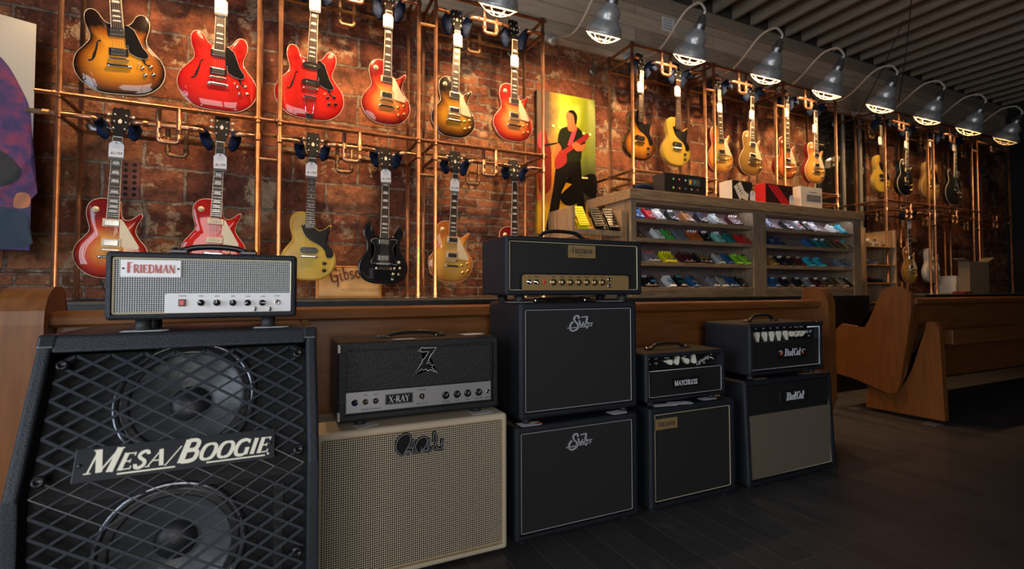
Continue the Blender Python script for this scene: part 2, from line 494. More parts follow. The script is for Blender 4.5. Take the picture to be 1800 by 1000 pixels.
# one perforated brick let into the wall at the left
hx_, hz_ = at(229, 316, WALL)
bm = NB(); box(bm, hx_-.055, hx_+.055, WALL-.008, WALL+.01, hz_-.13, hz_+.13, .004); struct('trim_8', bm, mat('perforated_brick', (0.15, 0.05, 0.035), 0.8, bump=.8, bscale=60, vary=.4))
bm = NB()
for i in range(2):
    for j in range(6): lathe(bm, [(.013, -.0085), (.0001, -.0085)], hx_-.024+i*.048, WALL, hz_-.10+j*.040, 12, 'Y', cap=False)
o_ = obj('brick_holes', bm, mat('hole_dark', (0.012, 0.008, 0.007), 0.9)); o_['kind'] = 'structure'
# right end wall, left wall and the shop front behind the camera
bm = NB(); box(bm, XR, XR+0.2, YB-0.2, WALL, 0, ZC); struct('wall_right', bm, DARKWALL)
def wall_with_window(name, bmw, x0, x1, z0, z1, axis, p, m):
    lo, hi = (YB, WALL) if axis == 'Y' else (XL, XR)
    def b(a0, a1, c0, c1):
        if axis == 'Y': box(bmw, p-0.2, p, a0, a1, c0, c1)
        else: box(bmw, a0, a1, p-0.2, p, c0, c1)
    b(lo, x0, 0, ZC); b(x1, hi, 0, ZC); b(x0, x1, 0, z0); b(x0, x1, z1, ZC)
    struct(name, bmw, m)
wall_with_window('wall_left', NB(), -1.9, 1.9, 0.5, 2.7, 'Y', XL, PLASTER)
wall_with_window('wall_front', NB(), -2.2, 0.4, 0.6, 2.8, 'X', YB, PLASTER)
WF = mat('window_frame_paint', (0.05, 0.05, 0.05), 0.5)
bm = NB()
for y in (-1.9, -0.63, 0.63, 1.9): box(bm, XL-0.12, XL-0.06, y-0.03, y+0.03, 0.5, 2.7)
for z in (0.5, 2.67): box(bm, XL-0.12, XL-0.06, -1.9, 1.9, z, z+0.05)
struct('window_2', bm, WF)
bm = NB()
for x in (-2.2, -0.9, 0.4): box(bm, x-0.03, x+0.03, YB-0.12, YB-0.06, 0.6, 2.8)
for z in (0.6, 2.77): box(bm, -2.2, 0.4, YB-0.12, YB-0.06, z, z+0.05)
struct('window_3', bm, WF)

# ================================================================ guitars
def mirror_l(p): return [(-x, z) for x, z in p]
OUT = {}
OUT['lp'] = [(0,0),(.07,.006),(.125,.038),(.157,.085),(.166,.13),(.155,.178),(.126,.218),(.107,.25),(.103,.275),(.11,.305),(.122,.333),(.131,.352),(.129,.366),(.117,.364),(.095,.343),(.072,.328),(.05,.328),(.036,.345),(.03,.39),(.027,.428),(0,.436),(-.035,.44),(-.07,.437),(-.1,.42),(-.117,.39),(-.12,.35),(-.112,.31),(-.103,.275),(-.107,.248),(-.13,.215),(-.156,.175),(-.166,.13),(-.157,.085),(-.125,.038),(-.07,.006)]
_r = [(.10,.006),(.165,.045),(.2,.10),(.208,.155),(.192,.21),(.158,.255),(.132,.292),(.128,.325),(.138,.36),(.147,.395),(.147,.430),(.133,.457),(.109,.464),(.087,.449),(.072,.422),(.053,.399),(.028,.392)]
OUT['es'] = [(0,0)]+_r+[(0,.39)]+mirror_l(_r)[::-1]
OUT['sg'] = [(0,0),(.075,.004),(.132,.03),(.162,.075),(.166,.12),(.152,.165),(.127,.20),(.112,.235),(.108,.27),(.117,.305),(.13,.34),(.128,.37),(.108,.392),(.098,.388),(.094,.36),(.078,.335),(.055,.322),(.028,.318),(0,.32),(-.028,.322),(-.058,.33),(-.08,.345),(-.09,.372),(-.093,.405),(-.104,.42),(-.125,.40),(-.138,.365),(-.133,.325),(-.117,.29),(-.112,.25),(-.122,.21),(-.15,.168),(-.166,.12),(-.162,.075),(-.132,.03),(-.075,.004)]
CEN = {'lp': (0, .17), 'es': (0, .2), 'sg': (0, .16)}

def edge_ratio(poly, c, x, z):
    """how far (0 centre .. 1 outline) a point lies along its ray"""
    dx, dz = x-c[0], z-c[1]
    d = math.hypot(dx, dz)
    if d < 1e-6: return 0.0
    a = math.atan2(dz, dx); best = None
    for i in range(len(poly)):
        x0, z0 = poly[i][0]-c[0], poly[i][1]-c[1]; x1, z1 = poly[(i+1) % len(poly)][0]-c[0], poly[(i+1) % len(poly)][1]-c[1]
        den = dx*(z1-z0)-dz*(x1-x0)
        if abs(den) < 1e-12: continue
        t = (x0*(z1-z0)-z0*(x1-x0))/den; u = (x0*dz-z0*dx)/den
        if t > 0 and -1e-6 <= u <= 1+1e-6: best = t if best is None else max(best, t)
    return 1/best if best else 1.0

def body_mesh(kind, thick, arch):
    poly = spline(OUT[kind], 4); c = CEN[kind]; n = len(poly)
    bm = NB(); lay = bm.verts.layers.float.new('burst')
    rings = []
    prof = [(1.0, 0.0, 1.0), (0.985, 0.0022, 1.0), (0.95, 0.004, .95), (0.9, 0.3*arch+.003, .88), (0.82, 0.62*arch+.003, .76), (0.7, 0.85*arch+.003, .62), (0.5, arch+.003, .42), (0.25, arch+.003, .2)]
    for s, h, b in prof:
        ring = []
        for x, z in poly:
            v = bm.verts.new((c[0]+(x-c[0])*s, -h, c[1]+(z-c[1])*s)); z1, z2 = {'lp': (.20, .325), 'es': (.24, .37), 'sg': (.3, .4)}[kind]
            v[lay] = max(b, min(1.0, max(0.0, (v.co.z-z1)/(z2-z1)))); ring.append(v)
        rings.append(ring)
    cv = bm.verts.new((c[0], -(arch+.003), c[1])); cv[lay] = 0.0
    for i in range(len(rings)-1):
        for k in range(n):
            f = bm.faces.new((rings[i][k], rings[i][(k+1) % n], rings[i+1][(k+1) % n], rings[i+1][k])); f.smooth = True
    for k in range(n):
        f = bm.faces.new((rings[-1][k], rings[-1][(k+1) % n], cv)); f.smooth = True
    mid = [bm.verts.new((x, .002, z)) for x, z in poly]
    back = [bm.verts.new((x, thick-.006, z)) for x, z in poly]
    bk2 = [bm.verts.new((c[0]+(x-c[0])*.96, thick, c[1]+(z-c[1])*.96)) for x, z in poly]
    for rr in (mid, back, bk2):
        for v in rr: v[lay] = 1.0
    for A, B in ((rings[0], mid), (mid, back), (back, bk2)):
        for k in range(n):
            f = bm.faces.new((B[k], B[(k+1) % n], A[(k+1) % n], A[k])); f.smooth = True; f.material_index = 1
    bc = bm.verts.new((c[0], thick, c[1])); bc[lay] = 1.0
    for k in range(n):
        f = bm.faces.new((bk2[(k+1) % n], bk2[k], bc)); f.material_index = 1
    return bm, poly

def binding_bm(poly, y0, y1, out=0.0012):
    bm = NB(); n = len(poly)
    L = []
    for i, (x, z) in enumerate(poly):
        dx, dz = poly[(i+1) % n][0]-poly[i-1][0], poly[(i+1) % n][1]-poly[i-1][1]
        l = math.hypot(dx, dz); nx, nz = dz/l, -dx/l
        L.append((x, z, nx, nz))
    secs = [(-.0015, y0), (out, y0), (out, y1), (-.0015, y1)]
    rings = [[bm.verts.new((x+nx*o, y, z+nz*o)) for x, z, nx, nz in L] for o, y in secs]
    for j in range(4):
        for k in range(n):
            bm.faces.new((rings[j][k], rings[j][(k+1) % n], rings[(j+1) % 4][(k+1) % n], rings[(j+1) % 4][k]))
    return bm

RIMB = mat('cream_binding', (0.72, 0.62, 0.45), 0.35)
CHERRYB = mat('cherry_back', (0.20, 0.012, 0.008), 0.2, coat=1.0)
BROWNB = mat('walnut_back', (0.10, 0.03, 0.015), 0.2, coat=1.0)

def pickup(kind, y, cover=NICKEL, ring=CREAMP):
    """returns bms: list of (name, bm, material, sub)"""
    return y

def knob_bm(x, y, z, r=.0132, h=.014):
    bm = NB(); lathe(bm, [(r, 0), (r*.97, -.002), (r*.78, -.005), (r*.72, -h), (0.0005, -h)], x, y, z, 14, 'Y')
    return bm

def make_guitar(kind, spec):
    """parts hang from an empty at the strap button; x right, z up, front faces -y"""
    k = {'lp': 'lp', 'jr': 'lp', 'sp': 'lp', 'es': 'es', 'es_trap': 'es', 'sg': 'sg'}[kind]
    arch = {'lp': .012, 'sp': .008, 'jr': .0, 'es': .014, 'es_trap': .014, 'sg': .0}[kind]
    thick = {'lp': .050, 'sp': .044, 'jr': .042, 'es': .044, 'es_trap': .044, 'sg': .034}[kind]
    zb = {'lp': .155, 'es': .19, 'sg': .135}[k]           # bridge height
    nut = zb+.629; top = -(arch+.003)
    g = thing('electric_guitar', 'x', 'guitar')
    bm, poly = body_mesh(k, thick, arch)
    obj('body', bm, [spec['top'], spec['back']], g)
    if spec.get('bind', True):
        obj('binding', binding_bm(poly, -.0012, .0045), RIMB, g, True)
    # neck, board, headstock
    zj = {'lp': .40, 'es': .37, 'sg': .30}[k]
    bm = NB()
    N = 10
    for i in range(N):
        pass
    pts = []
    rings = []
    for i in range(9):
        t = i/8; z = zj+(nut-zj)*t; hw = .0265+(.0215-.0265)*t; d = .02
        ring = [bm.verts.new((hw*math.cos(a), -.010+d*math.sin(a)*1.0, z)) for a in [PI*q/8 for q in range(9)]]
        rings.append(ring)
    for i in range(8):
        for q in range(8):
            f = bm.faces.new((rings[i][q], rings[i][q+1], rings[i+1][q+1], rings[i+1][q])); f.smooth = True
    bm.faces.new(rings[0]); bm.faces.new(rings[-1])
    obj('neck', bm, spec['neck'], g)
    zf = zb+.629*2**(-22/12)
    fy = min(-.016, top-.001)
    bm = NB()
    hexa(bm, [(-.0285, fy, zf), (-.0215, fy, nut), (-.0285, -.0095, zf), (-.0215, -.0095, nut), (.0285, fy, zf), (.0215, fy, nut), (.0285, -.0095, zf), (.0215, -.0095, nut)])
    def fz(n): return zb+.629*2**(-n/12)
    def fw(z): return .0285+(.0215-.0285)*(z-zf)/(nut-zf)
    for n in range(1, 22):
        z = fz(n); q = fw(z)-.001; box(bm, -q, q, fy-.0012, fy+.001, z-.0008, z+.0008, mi=1)
    for n in (3, 5, 7, 9, 12, 15, 17, 19):
        z = (fz(n)+fz(n-1))/2; hgt = (fz(n-1)-fz(n))*.32
        if spec.get('dots'):
            for dx in ((-.008, .008) if n == 12 else (0,)):
                lathe(bm, [(.0033, 0), (.0033, -.0006), (.0001, -.0006)], dx, fy, z, 10, 'Y', mi=2)
        else:
            q = fw(z)*.72; prism(bm, [(-q, z-hgt), (q, z-hgt), (q*.78, z+hgt), (-q*.78, z+hgt)], fy-.0006, fy, mi=2)
    if not spec.get('dots'):
        for s in (-1, 1):
            n0 = len(bm.faces)
            hexa(bm, [(s*.0290, fy-.0003, zf), (s*.022, fy-.0003, nut), (s*.0290, -.0095, zf), (s*.022, -.0095, nut), (s*.0268, fy-.0003, zf), (s*.0202, fy-.0003, nut), (s*.0268, -.0095, zf), (s*.0202, -.0095, nut)])
            bm.faces.ensure_lookup_table()
            for f in bm.faces[n0:]: f.material_index = 3
    fb = obj('fretboard', bm, [ROSEWOOD, NICKEL, PEARL, RIMB], g)
    bm = NB(); box(bm, -.0215, .0215, fy-.002, -.004, nut, nut+.005); obj('nut', bm, PEARL, g)
    hs = [(-.021, 0), (-.024, .02), (-.036, .055), (-.041, .075), (-.0385, .12), (-.0395, .165), (-.033, .178), (-.015, .172), (0, .181), (.015, .172), (.033, .178), (.0395, .165), (.0385, .12), (.041, .075), (.036, .055), (.024, .02), (.021, 0)]
    bm = NB(); prism(bm, [(x, nut+.004+z) for x, z in hs], -.0125, .0015)
    tilt = Matrix.Translation((0, 0, nut)) @ Matrix.Rotation(R(-12), 4, 'X') @ Matrix.Translation((0, 0, -nut))
    bmesh.ops.transform(bm, matrix=tilt, verts=bm.verts)
    h = obj('headstock', bm, spec.get('head', BLACKP), g)
    bm = NB()
    prism(bm, [(-.006, nut+.085), (.006, nut+.085), (.010, nut+.10), (0, nut+.115), (-.010, nut+.10)], -.0132, -.0125)
    bmesh.ops.transform(bm, matrix=tilt, verts=bm.verts); obj('inlay', bm, PEARL, h)
    for s in (-1, 1):
        for j in range(3):
            bm = NB(); z = nut+.052+j*.042
            lathe(bm, [(.0045, 0), (.0045, -.003), (.0025, -.0035), (.0025, -.010), (.0001, -.010)], s*.026, -.0125, z, 10, 'Y')
            tube(bm, [(s*.036, -.004, z), (s*.052, -.004, z)], .0022, 6)
            lathe(bm, [(.003, 0), (.0075, .002), (.0085, .008), (.0055, .013), (.0001, .0135)], s*.050, -.004, z, 10, 'X') if s > 0 else lathe(bm, [(.003, 0), (.0075, -.002), (.0085, -.008), (.0055, -.013), (.0001, -.0135)], s*.050, -.004, z, 10, 'X')
            bmesh.ops.transform(bm, matrix=tilt, verts=bm.verts)
            obj('tuner', bm, spec.get('tuner', PEARL), h)
    # strings
    bm = NB(); zt = zb-.038 if k != 'sg' else zb-.03
    if kind == 'jr': zt = zb
    if kind == 'es_trap': zt = .055
    sy = fy-.006
    for j in range(6):
        a = (j-2.5)
        tube(bm, [(a*.0072, fy-.003, nut+.003), (a*.0104, sy-.003, zb), (a*.0104, sy, zt)], .0006, 4)
    obj('strings', bm, STRING, g)
    # pickups
    def humb(z, ringm, cov):
        bm = NB(); box(bm, -.044, .044, top-.004, top+.001, z-.022, z+.022, .002); p = obj('pickup_ring', bm, ringm, g)
        bm = NB(); box(bm, -.034, .034, top-.011, top-.003, z-.0175, z+.0175, .0025)
        for j in range(6): lathe(bm, [(.0022, 0), (.0022, -.0008), (.0001, -.0008)], (j-2.5)*.0102, top-.011, z+.009, 8, 'Y')
        obj('pickup', bm, cov, g)
    def p90(z, m_, dog=False):
        bm = NB()
        if dog: prism(bm, spline([(-.055, z), (-.047, z+.012), (-.040, z+.019), (0, z+.0195), (.040, z+.019), (.047, z+.012), (.055, z), (.047, z-.012), (.040, z-.019), (0, z-.0195), (-.040, z-.019), (-.047, z-.012)], 3), top-.010, top)
        else: box(bm, -.0425, .0425, top-.011, top, z-.0175, z+.0175, .004)
        p = obj('pickup', bm, m_, g)
        bm = NB()
        for j in range(6): lathe(bm, [(.0026, 0), (.0026, -.001), (.0001, -.001)], (j-2.5)*.0102, top-.0105, z, 8, 'Y')
        obj('pole_pieces', bm, NICKEL, p)
    RING = spec.get('ring', CREAMP); COV = spec.get('cover', NICKEL)
    zn = zf-.026; zbr = zb+.040
    if kind in ('lp', 'es', 'sg'):
        humb(zn, RING, COV); humb(zbr, RING, COV)
    elif kind == 'es_trap': p90(zn, BLACKP, True); p90(zbr, BLACKP, True)
    elif kind == 'sp': p90(zn, CREAMP); p90(zbr, CREAMP)
    elif kind == 'jr': p90(zbr-.002, BLACKP, True)
    # bridge and tailpiece
    bm = NB()
    if kind == 'jr':
        box(bm, -.042, .042, top-.014, top-.003, zb-.008, zb+.007, .004)
        for s in (-1, 1): lathe(bm, [(.008, 0), (.008, -.012), (.0001, -.012)], s*.043, top, zb-.002, 12, 'Y')
        obj('bridge', bm, NICKEL, g)
    else:
        box(bm, -.040, .040, top-.013, top-.004, zb-.005, zb+.005, .002)
        for j in range(6): box(bm, (j-2.5)*.0104-.003, (j-2.5)*.0104+.003, top-.016, top-.012, zb-.004, zb+.004)
        for s in (-1, 1): lathe(bm, [(.007, 0), (.007, -.006), (.004, -.012), (.0001, -.012)], s*.041, top, zb, 12, 'Y')
        obj('bridge', bm, NICKEL, g)
        bm = NB()
        if kind == 'es_trap':
            box(bm, -.038, .038, top-.012, top-.004, zb-.062, zb-.048, .003)
            tube(bm, [(-.030, top-.007, zb-.055), (-.022, top-.004, .045), (-.018, top+.002, .012)], .003, 8)
            tube(bm, [(.030, top-.007, zb-.055), (.022, top-.004, .045), (.018, top+.002, .012)], .003, 8)
            box(bm, -.020, .020, top-.002, top+.006, -.004, .030, .002)
        else:
            box(bm, -.045, .045, top-.014, top-.004, zt-.009, zt+.006, .004)
            for s in (-1, 1): lathe(bm, [(.009, 0), (.009, -.012), (.0001, -.012)], s*.047, top, zt-.001, 12, 'Y')
        obj('tailpiece', bm, CHROME, g)
    # pickguard
    PG = {'lp': [(.033, zn+.02), (.045, zn+.012), (.05, .318), (.124, .185), (.128, .172), (.118, .163), (.055, .172), (.047, .18), (.047, zbr+.024), (.036, zbr+.03)],
          'es': [(.034, .385), (.052, .383), (.078, .362), (.094, .32), (.112, .27), (.137, .232), (.138, .215), (.118, .203), (.08, .212), (.052, .228), (.046, .245), (.046, .27), (.034, .27)],
          'jr': [(-.052, .352), (-.032, .346), (-.029, .36), (.029, .36), (.035, .333), (.06, .322), (.09, .336), (.118, .358), (.124, .35), (.113, .318), (.098, .285), (.100, .258), (.122, .225), (.144, .195), (.148, .168), (.135, .152), (.112, .15), (.102, .165), (.094, .195), (.07, .222), (.04, .24), (.0, .262), (-.030, .295)],
          'sg': [(-.03, .300), (-.055, .308), (-.082, .296), (-.084, .284), (-.066, .262), (-.060, .23), (-.068, .19), (-.082, .15), (-.078, .138), (-.05, .14), (0, .147), (.05, .14), (.085, .132), (.092, .142), (.074, .185), (.062, .23), (.068, .265), (.088, .29), (.086, .303), (.055, .305), (.03, .300)]}
    pgk = {'lp': 'lp', 'sp': 'lp', 'es': 'es', 'es_trap': 'es', 'jr': 'jr', 'sg': 'sg'}[kind]
    if kind != 'sp' or True:
        bm = NB(); off = .004 if pgk in ('lp', 'es') else .0005
        pgp = spline(PG[pgk], 3) if pgk in ('sg', 'jr') else PG[pgk]
        prism(bm, pgp, top-off-.002, top-off)
        pgo = obj('pickguard', bm, spec['pg'], g)
        if pgk in ('es', 'sg'):
            bm = NB(); tube(bm, [(x, top-off-.001, z) for x, z in pgp], .0011, 6, closed=True)
            obj('guard_edge', bm, WHITEP, pgo)
    # f holes
    if k == 'es':
        for s in (-1, 1):
            pts = [(.080, .30), (.090, .297), (.0945, .285), (.098, .26), (.107, .23), (.116, .20), (.125, .188), (.136, .184)]
            wd = [.004, .005, .007, .009, .013, .009, .006, .004]
            pts = spline(pts, 3, False); wd = [wd[min(i//3, 7)] for i in range(len(pts))]
            bm = NB(); ribbon(bm, [(s*x, z-.015) for x, z in pts], wd, 0, .001)
            for (x, z) in ((.082, .287), (.133, .1725)): lathe(bm, [(.0055, 0), (.0001, 0)], s*x, 0, z-.002, 10, 'Y', cap=False)
            for v in bm.verts:
                r = edge_ratio(poly, CEN['es'], v.co.x, v.co.z)
                hh = .003+arch*(1.0 if r < .5 else .85+(.7-r)/.2*.15 if r < .7 else .62+(.82-r)/.12*.23 if r < .82 else .3+(.9-r)/.08*.32)
                v.co.y += -hh-.0016
            obj('f_hole', bm, BLACKP, g)
    # knobs, switch, jack
    KN = {'lp': [(.078, .125), (.118, .140), (.085, .072), (.122, .085)], 'es': [(.105, .155), (.145, .165), (.115, .115), (.155, .122)], 'sg': [(.075, .105), (.112, .108), (.066, .066), (.104, .066)]}[k]
    if kind == 'jr': KN = [(.095, .115), (.095, .068)]
    km = spec.get('knob', GOLD)
    for x, z in KN: obj('knob', knob_bm(x, top+(.008 if arch else 0), z), km, g)
    bm = NB()
    if kind in ('lp', 'sp'):
        lathe(bm, [(.0165, 0), (.0165, -.002), (.006, -.002), (.005, -.006), (.0015, -.008), (.002, -.016), (.0001, -.017)], -.078, top+.004, .375, 16, 'Y')
        obj('toggle_switch', bm, CREAMP, g)
    elif k == 'es':
        lathe(bm, [(.007, 0), (.006, -.004), (.002, -.006), (.0025, -.016), (.0001, -.017)], .088, top+.003, .175, 12, 'Y')
        obj('toggle_switch', bm, CREAMP, g)
    elif kind == 'sg':
        lathe(bm, [(.010, 0), (.006, -.004), (.002, -.006), (.003, -.016), (.0001, -.017)], .105, top, .150, 12, 'Y')
        obj('toggle_switch', bm, CREAMP, g)
    if k == 'es' or kind == 'sg':
        bm = NB(); lathe(bm, [(.009, 0), (.009, -.002), (.004, -.002), (.004, .004)], .075 if k == 'es' else .062, top+(.009 if k == 'es' else 0), .055 if k == 'es' else .035, 12, 'Y')
        obj('jack', bm, CHROME, g)
    bm = NB(); lathe(bm, [(.006, 0), (.003, -.004), (.007, -.010), (.0001, -.010)], 0, thick*.5, .001, 10, 'Z'); obj('strap_button', bm, CHROME, g)
    return g

B_ = burst_mat
TOP = {
 'tobacco': B_('tobacco_burst', (0.66, 0.28, 0.02), (0.33, 0.10, 0.01), (0.010, 0.005, 0.004), 0.32, 0.68),
 'red': B_('clear_cherry', (0.62, 0.018, 0.012), (0.55, 0.013, 0.010), (0.34, 0.008, 0.006), 0.5, 0.85, 0.3),
 'cherryburst': B_('cherry_burst', (0.80, 0.33, 0.07), (0.55, 0.05, 0.015), (0.17, 0.006, 0.006), 0.22, 0.62, 0.2),
 'heritage': B_('heritage_burst', (0.82, 0.36, 0.09), (0.62, 0.07, 0.02), (0.36, 0.012, 0.01), 0.22, 0.66, 0.3),
 'dark': B_('dark_burst', (0.55, 0.27, 0.02), (0.22, 0.08, 0.010), (0.010, 0.007, 0.005), 0.32, 0.66, 0.3),
 'tv': B_('tv_yellow', (0.56, 0.38, 0.05), (0.54, 0.36, 0.045), (0.44, 0.28, 0.035), 0.5, 0.85, 0.15, 0.3),
 'black': B_('gloss_black', (0.006, 0.006, 0.007), (0.006, 0.006, 0.007), (0.006, 0.006, 0.007)),
 'honey': B_('honey_burst', (0.68, 0.38, 0.08), (0.62, 0.28, 0.045), (0.42, 0.13, 0.02), 0.4, 0.8, 0.5),
 'wine': B_('wine_red', (0.35, 0.012, 0.012), (0.28, 0.01, 0.01), (0.16, 0.006, 0.006)),
 'gold': B_('gold_top', (0.26, 0.15, 0.035), (0.24, 0.14, 0.03), (0.20, 0.11, 0.025), 0.5, 0.85, 0.05, 0.3),
 'tea': B_('iced_tea_burst', (0.60, 0.20, 0.05), (0.42, 0.09, 0.02), (0.14, 0.02, 0.01), 0.35, 0.75, 0.35),
 'amber': B_('amber_burst', (0.66, 0.36, 0.07), (0.58, 0.26, 0.04), (0.34, 0.10, 0.018), 0.4, 0.82, 0.4),
 'blonde': B_('blonde', (0.55, 0.33, 0.08), (0.50, 0.28, 0.06), (0.40, 0.21, 0.04), 0.4, 0.82, 0.4),
 'white': B_('alpine_white', (0.62, 0.60, 0.55), (0.62, 0.60, 0.55), (0.58, 0.56, 0.5)),
 'ebony': B_('dark_olive_black', (0.02, 0.022, 0.018), (0.016, 0.018, 0.015), (0.012, 0.013, 0.012)),
}
TVB = mat('tv_yellow_side', (0.46, 0.34, 0.075), 0.3, coat=0.8)
REDB = mat('red_side', (0.45, 0.012, 0.009), 0.2, coat=1.0)
BLKB = mat('black_side', (0.008, 0.008, 0.009), 0.15, coat=1.0)
DKB = mat('dark_burst_side', (0.03, 0.012, 0.007), 0.15, coat=1.0)
WHB = mat('white_side', (0.55, 0.53, 0.48), 0.25, coat=1.0)
BLB = mat('blonde_side', (0.42, 0.24, 0.055), 0.25, coat=1.0)

protos = {
 'lp': make_guitar('lp', dict(top=TOP['cherryburst'], back=CHERRYB, neck=MAHOG, pg=CREAMP)),
 'sp': make_guitar('sp', dict(top=TOP['red'], back=REDB, neck=MAHOG, pg=CREAMP)),
 'jr': make_guitar('jr', dict(top=TOP['tv'], back=TVB, neck=MAHOG, pg=GUARDB, bind=False, dots=True, knob=BLACKP)),
 'es': make_guitar('es', dict(top=TOP['tobacco'], back=DKB, neck=MAHOG, pg=GUARDB, ring=BLACKP, knob=NICKEL)),
 'es_trap': make_guitar('es_trap', dict(top=TOP['red'], back=REDB, neck=MAHOG, pg=GUARDB, knob=BLACKP)),
 'sg': make_guitar('sg', dict(top=TOP['black'], back=BLKB, neck=BLKB, pg=GUARDB, ring=BLACKP, cover=NICKEL, knob=NICKEL, bind=False)),
}
used = set()
GS = 3.545/3.43
GUITARS = []
def guitar(kind, tpx, bpx, topm, backm, label, Y=3.545, group='guitars on the copper rack', shift=0.0, **kw):
    tx, tz = at(tpx[0], tpx[1], Y); bx, bz = at(bpx[0], bpx[1], Y)
    tilt = math.atan2(tx-bx, tz-bz)
    g = protos[kind] if kind not in used else dup(protos[kind])
    used.add(kind)
    g['label'] = label; g['group'] = group; g.scale = (GS, GS, GS)
    g.location = (bx, Y, bz); g.rotation_euler = (0, tilt, 0)
    if kw.get('yaw'): g.rotation_euler = (0, tilt, R(kw['yaw']))
    for ch in g.children:
        nm = ch.name.split('.')[0]
        if nm == 'body':
            for i, mm in enumerate((topm, backm)):
                ch.material_slots[i].link = 'OBJECT'; ch.material_slots[i].material = mm
        elif nm in ('pickguard', 'knob') and kw.get(nm):
            ch.material_slots[0].link = 'OBJECT'; ch.material_slots[0].material = kw[nm]
    nutz = {'lp': .784, 'sp': .784, 'jr': .784, 'es': .819, 'es_trap': .819, 'sg': .764}[kind]
    GUITARS.append((g, bx+math.sin(tilt)*nutz*GS, bz+math.cos(tilt)*nutz*GS, tilt, nutz))
    return g
T = TOP
guitar('es', (205,10), (215,166), T['tobacco'], DKB, 'tobacco sunburst semi-hollow guitar with f-holes, top row at far left')
guitar('es', (389,10), (382,194), T['red'], REDB, 'bright cherry red semi-hollow guitar with silver-topped knobs and black pickguard')
guitar('es_trap', (553,10), (543,209), T['red'], REDB, 'red hollow guitar with black dog-ear pickups and wire trapeze tailpiece')
guitar('lp', (683,30), (678,218), T['cherryburst'], CHERRYB, 'orange and dark cherry sunburst single-cut guitar, right of the red trapeze-tail guitar')
guitar('lp', (803,60), (796,241), T['dark'], DKB, 'dark brown to yellow sunburst single-cut guitar with cream pickguard, top row')
guitar('lp', (904,60), (902,248), T['heritage'], CHERRYB, 'cherry red sunburst single-cut guitar beside the concert canvas, top row')
guitar('lp', (208,250), (193,489), T['cherryburst'], CHERRYB, 'glossy cherry sunburst guitar half hidden behind the silver-fronted amplifier head', cover=CHROME)
guitar('sp', (385,300), (374,480), T['red'], REDB, 'red single-cut guitar with cream soapbar pickups behind amplifier handle')
guitar('jr', (549,290), (541,493), T['tv'], TVB, 'mustard yellow slab guitar with black pickguard in the lower row')
guitar('sg', (679,260), (673,499), T['black'], BLKB, 'glossy black double-horned guitar hanging in front of the wooden plaque')
guitar('lp', (800,300), (791,496), T['honey'], BROWNB, 'honey yellow flamed single-cut guitar with cream pickguard, lower row')
guitar('lp', (904,310), (902,500), T['wine'], CHERRYB, 'wine red guitar mostly hidden behind the black and gold amplifier head')
guitar('jr', (1126,140), (1123,281), T['tobacco'], DKB, 'brown sunburst slab guitar with black pickguard, right of the concert canvas', group='guitars over the pedal shelves')
guitar('jr', (1191,150), (1189,291), T['tv'], TVB, 'yellow slab guitar with black pickguard over the pedal shelves', group='guitars over the pedal shelves')
guitar('lp', (1264,210), (1267,303), T['honey'], CHERRYB, 'honey burst guitar hanging above the white and black box', group='guitars over the pedal shelves')
guitar('lp', (1321,170), (1320,308), T['gold'], BROWNB, 'dull gold-topped single-cut guitar over the pedal shelves', group='guitars over the pedal shelves')
guitar('lp', (1382,190), (1382,315), T['tea'], CHERRYB, 'reddish brown sunburst guitar above the red product box', group='guitars over the pedal shelves')
guitar('lp', (1432,200), (1433,322), T['amber'], CHERRYB, 'amber single-cut guitar above the white product box', group='guitars over the pedal shelves')
guitar('jr', (1546,225), (1551,338), T['tv'], TVB, 'yellow single-cut guitar at the left end of the far rack', group='guitars on the far rack')
guitar('lp', (1593,235), (1591,343), T['black'], BLKB, 'black single-cut guitar with cream binding on the far rack', group='guitars on the far rack', pickguard=BLACKP)
guitar('es', (1637,240), (1636,350), T['blonde'], BLB, 'blonde semi-hollow guitar with f-holes on the far rack', group='guitars on the far rack')
guitar('es', (1677,245), (1677,360), T['ebony'], BLKB, 'near-black semi-hollow guitar, rightmost on the far rack', group='guitars on the far rack')
guitar('lp', (1596,420), (1600,497), T['amber'], BROWNB, 'brown sunburst guitar in the lower row of the far rack', group='guitars on the far rack')
guitar('lp', (1639,420), (1640,497), T['white'], WHB, 'white single-cut guitar in the lower row of the far rack', group='guitars on the far rack', pickguard=WHITEP)

# ---------------------------------------------------------------- price tags hanging round the necks
def tag_mesh(w=.070, h=.092):
    pts = [(-w/2, -h), (w/2, -h), (w/2, -.018), (w*.22, 0), (-w*.22, 0), (-w/2, -.018)]
    bm = NB(); prism(bm, pts, -.0004, .0004); return bm
tagp = thing('price_tag', 'x', 'price tag')
obj('card', tag_mesh(), PAPER, tagp)
bm = NB(); tube(bm, [(.0045*math.cos(a), -.0008, -.010+.0045*math.sin(a)) for a in [2*PI*i/14 for i in range(14)]], .0012, 6, closed=True); obj('eyelet', bm, INK, tagp)
bm = NB(); box(bm, -.035, .035, -.0009, -.0003, -.106, -.092); obj('footer_band', bm, mat('grey_band', (0.10, 0.10, 0.11), 0.6), tagp)
bm = NB()
for zz in (-.026, -.033, -.040): box(bm, -.017, .017, -.0008, -.0003, zz, zz+.001)
obj('printed_lines', bm, mat('grey_ink', (0.3, 0.3, 0.32), 0.7), tagp)
TAGS = [(0, None), (1, '$3,199'), (2, '$3,499'), (3, '$2,999'), (4, '$2,799'), (5, '$2,799'), (6, '$2,799'), (7, '$2,799'), (8, '$1,799'), (9, '$1,799'), (10, '$2,799')]
tagpos = {1: 384-384, }
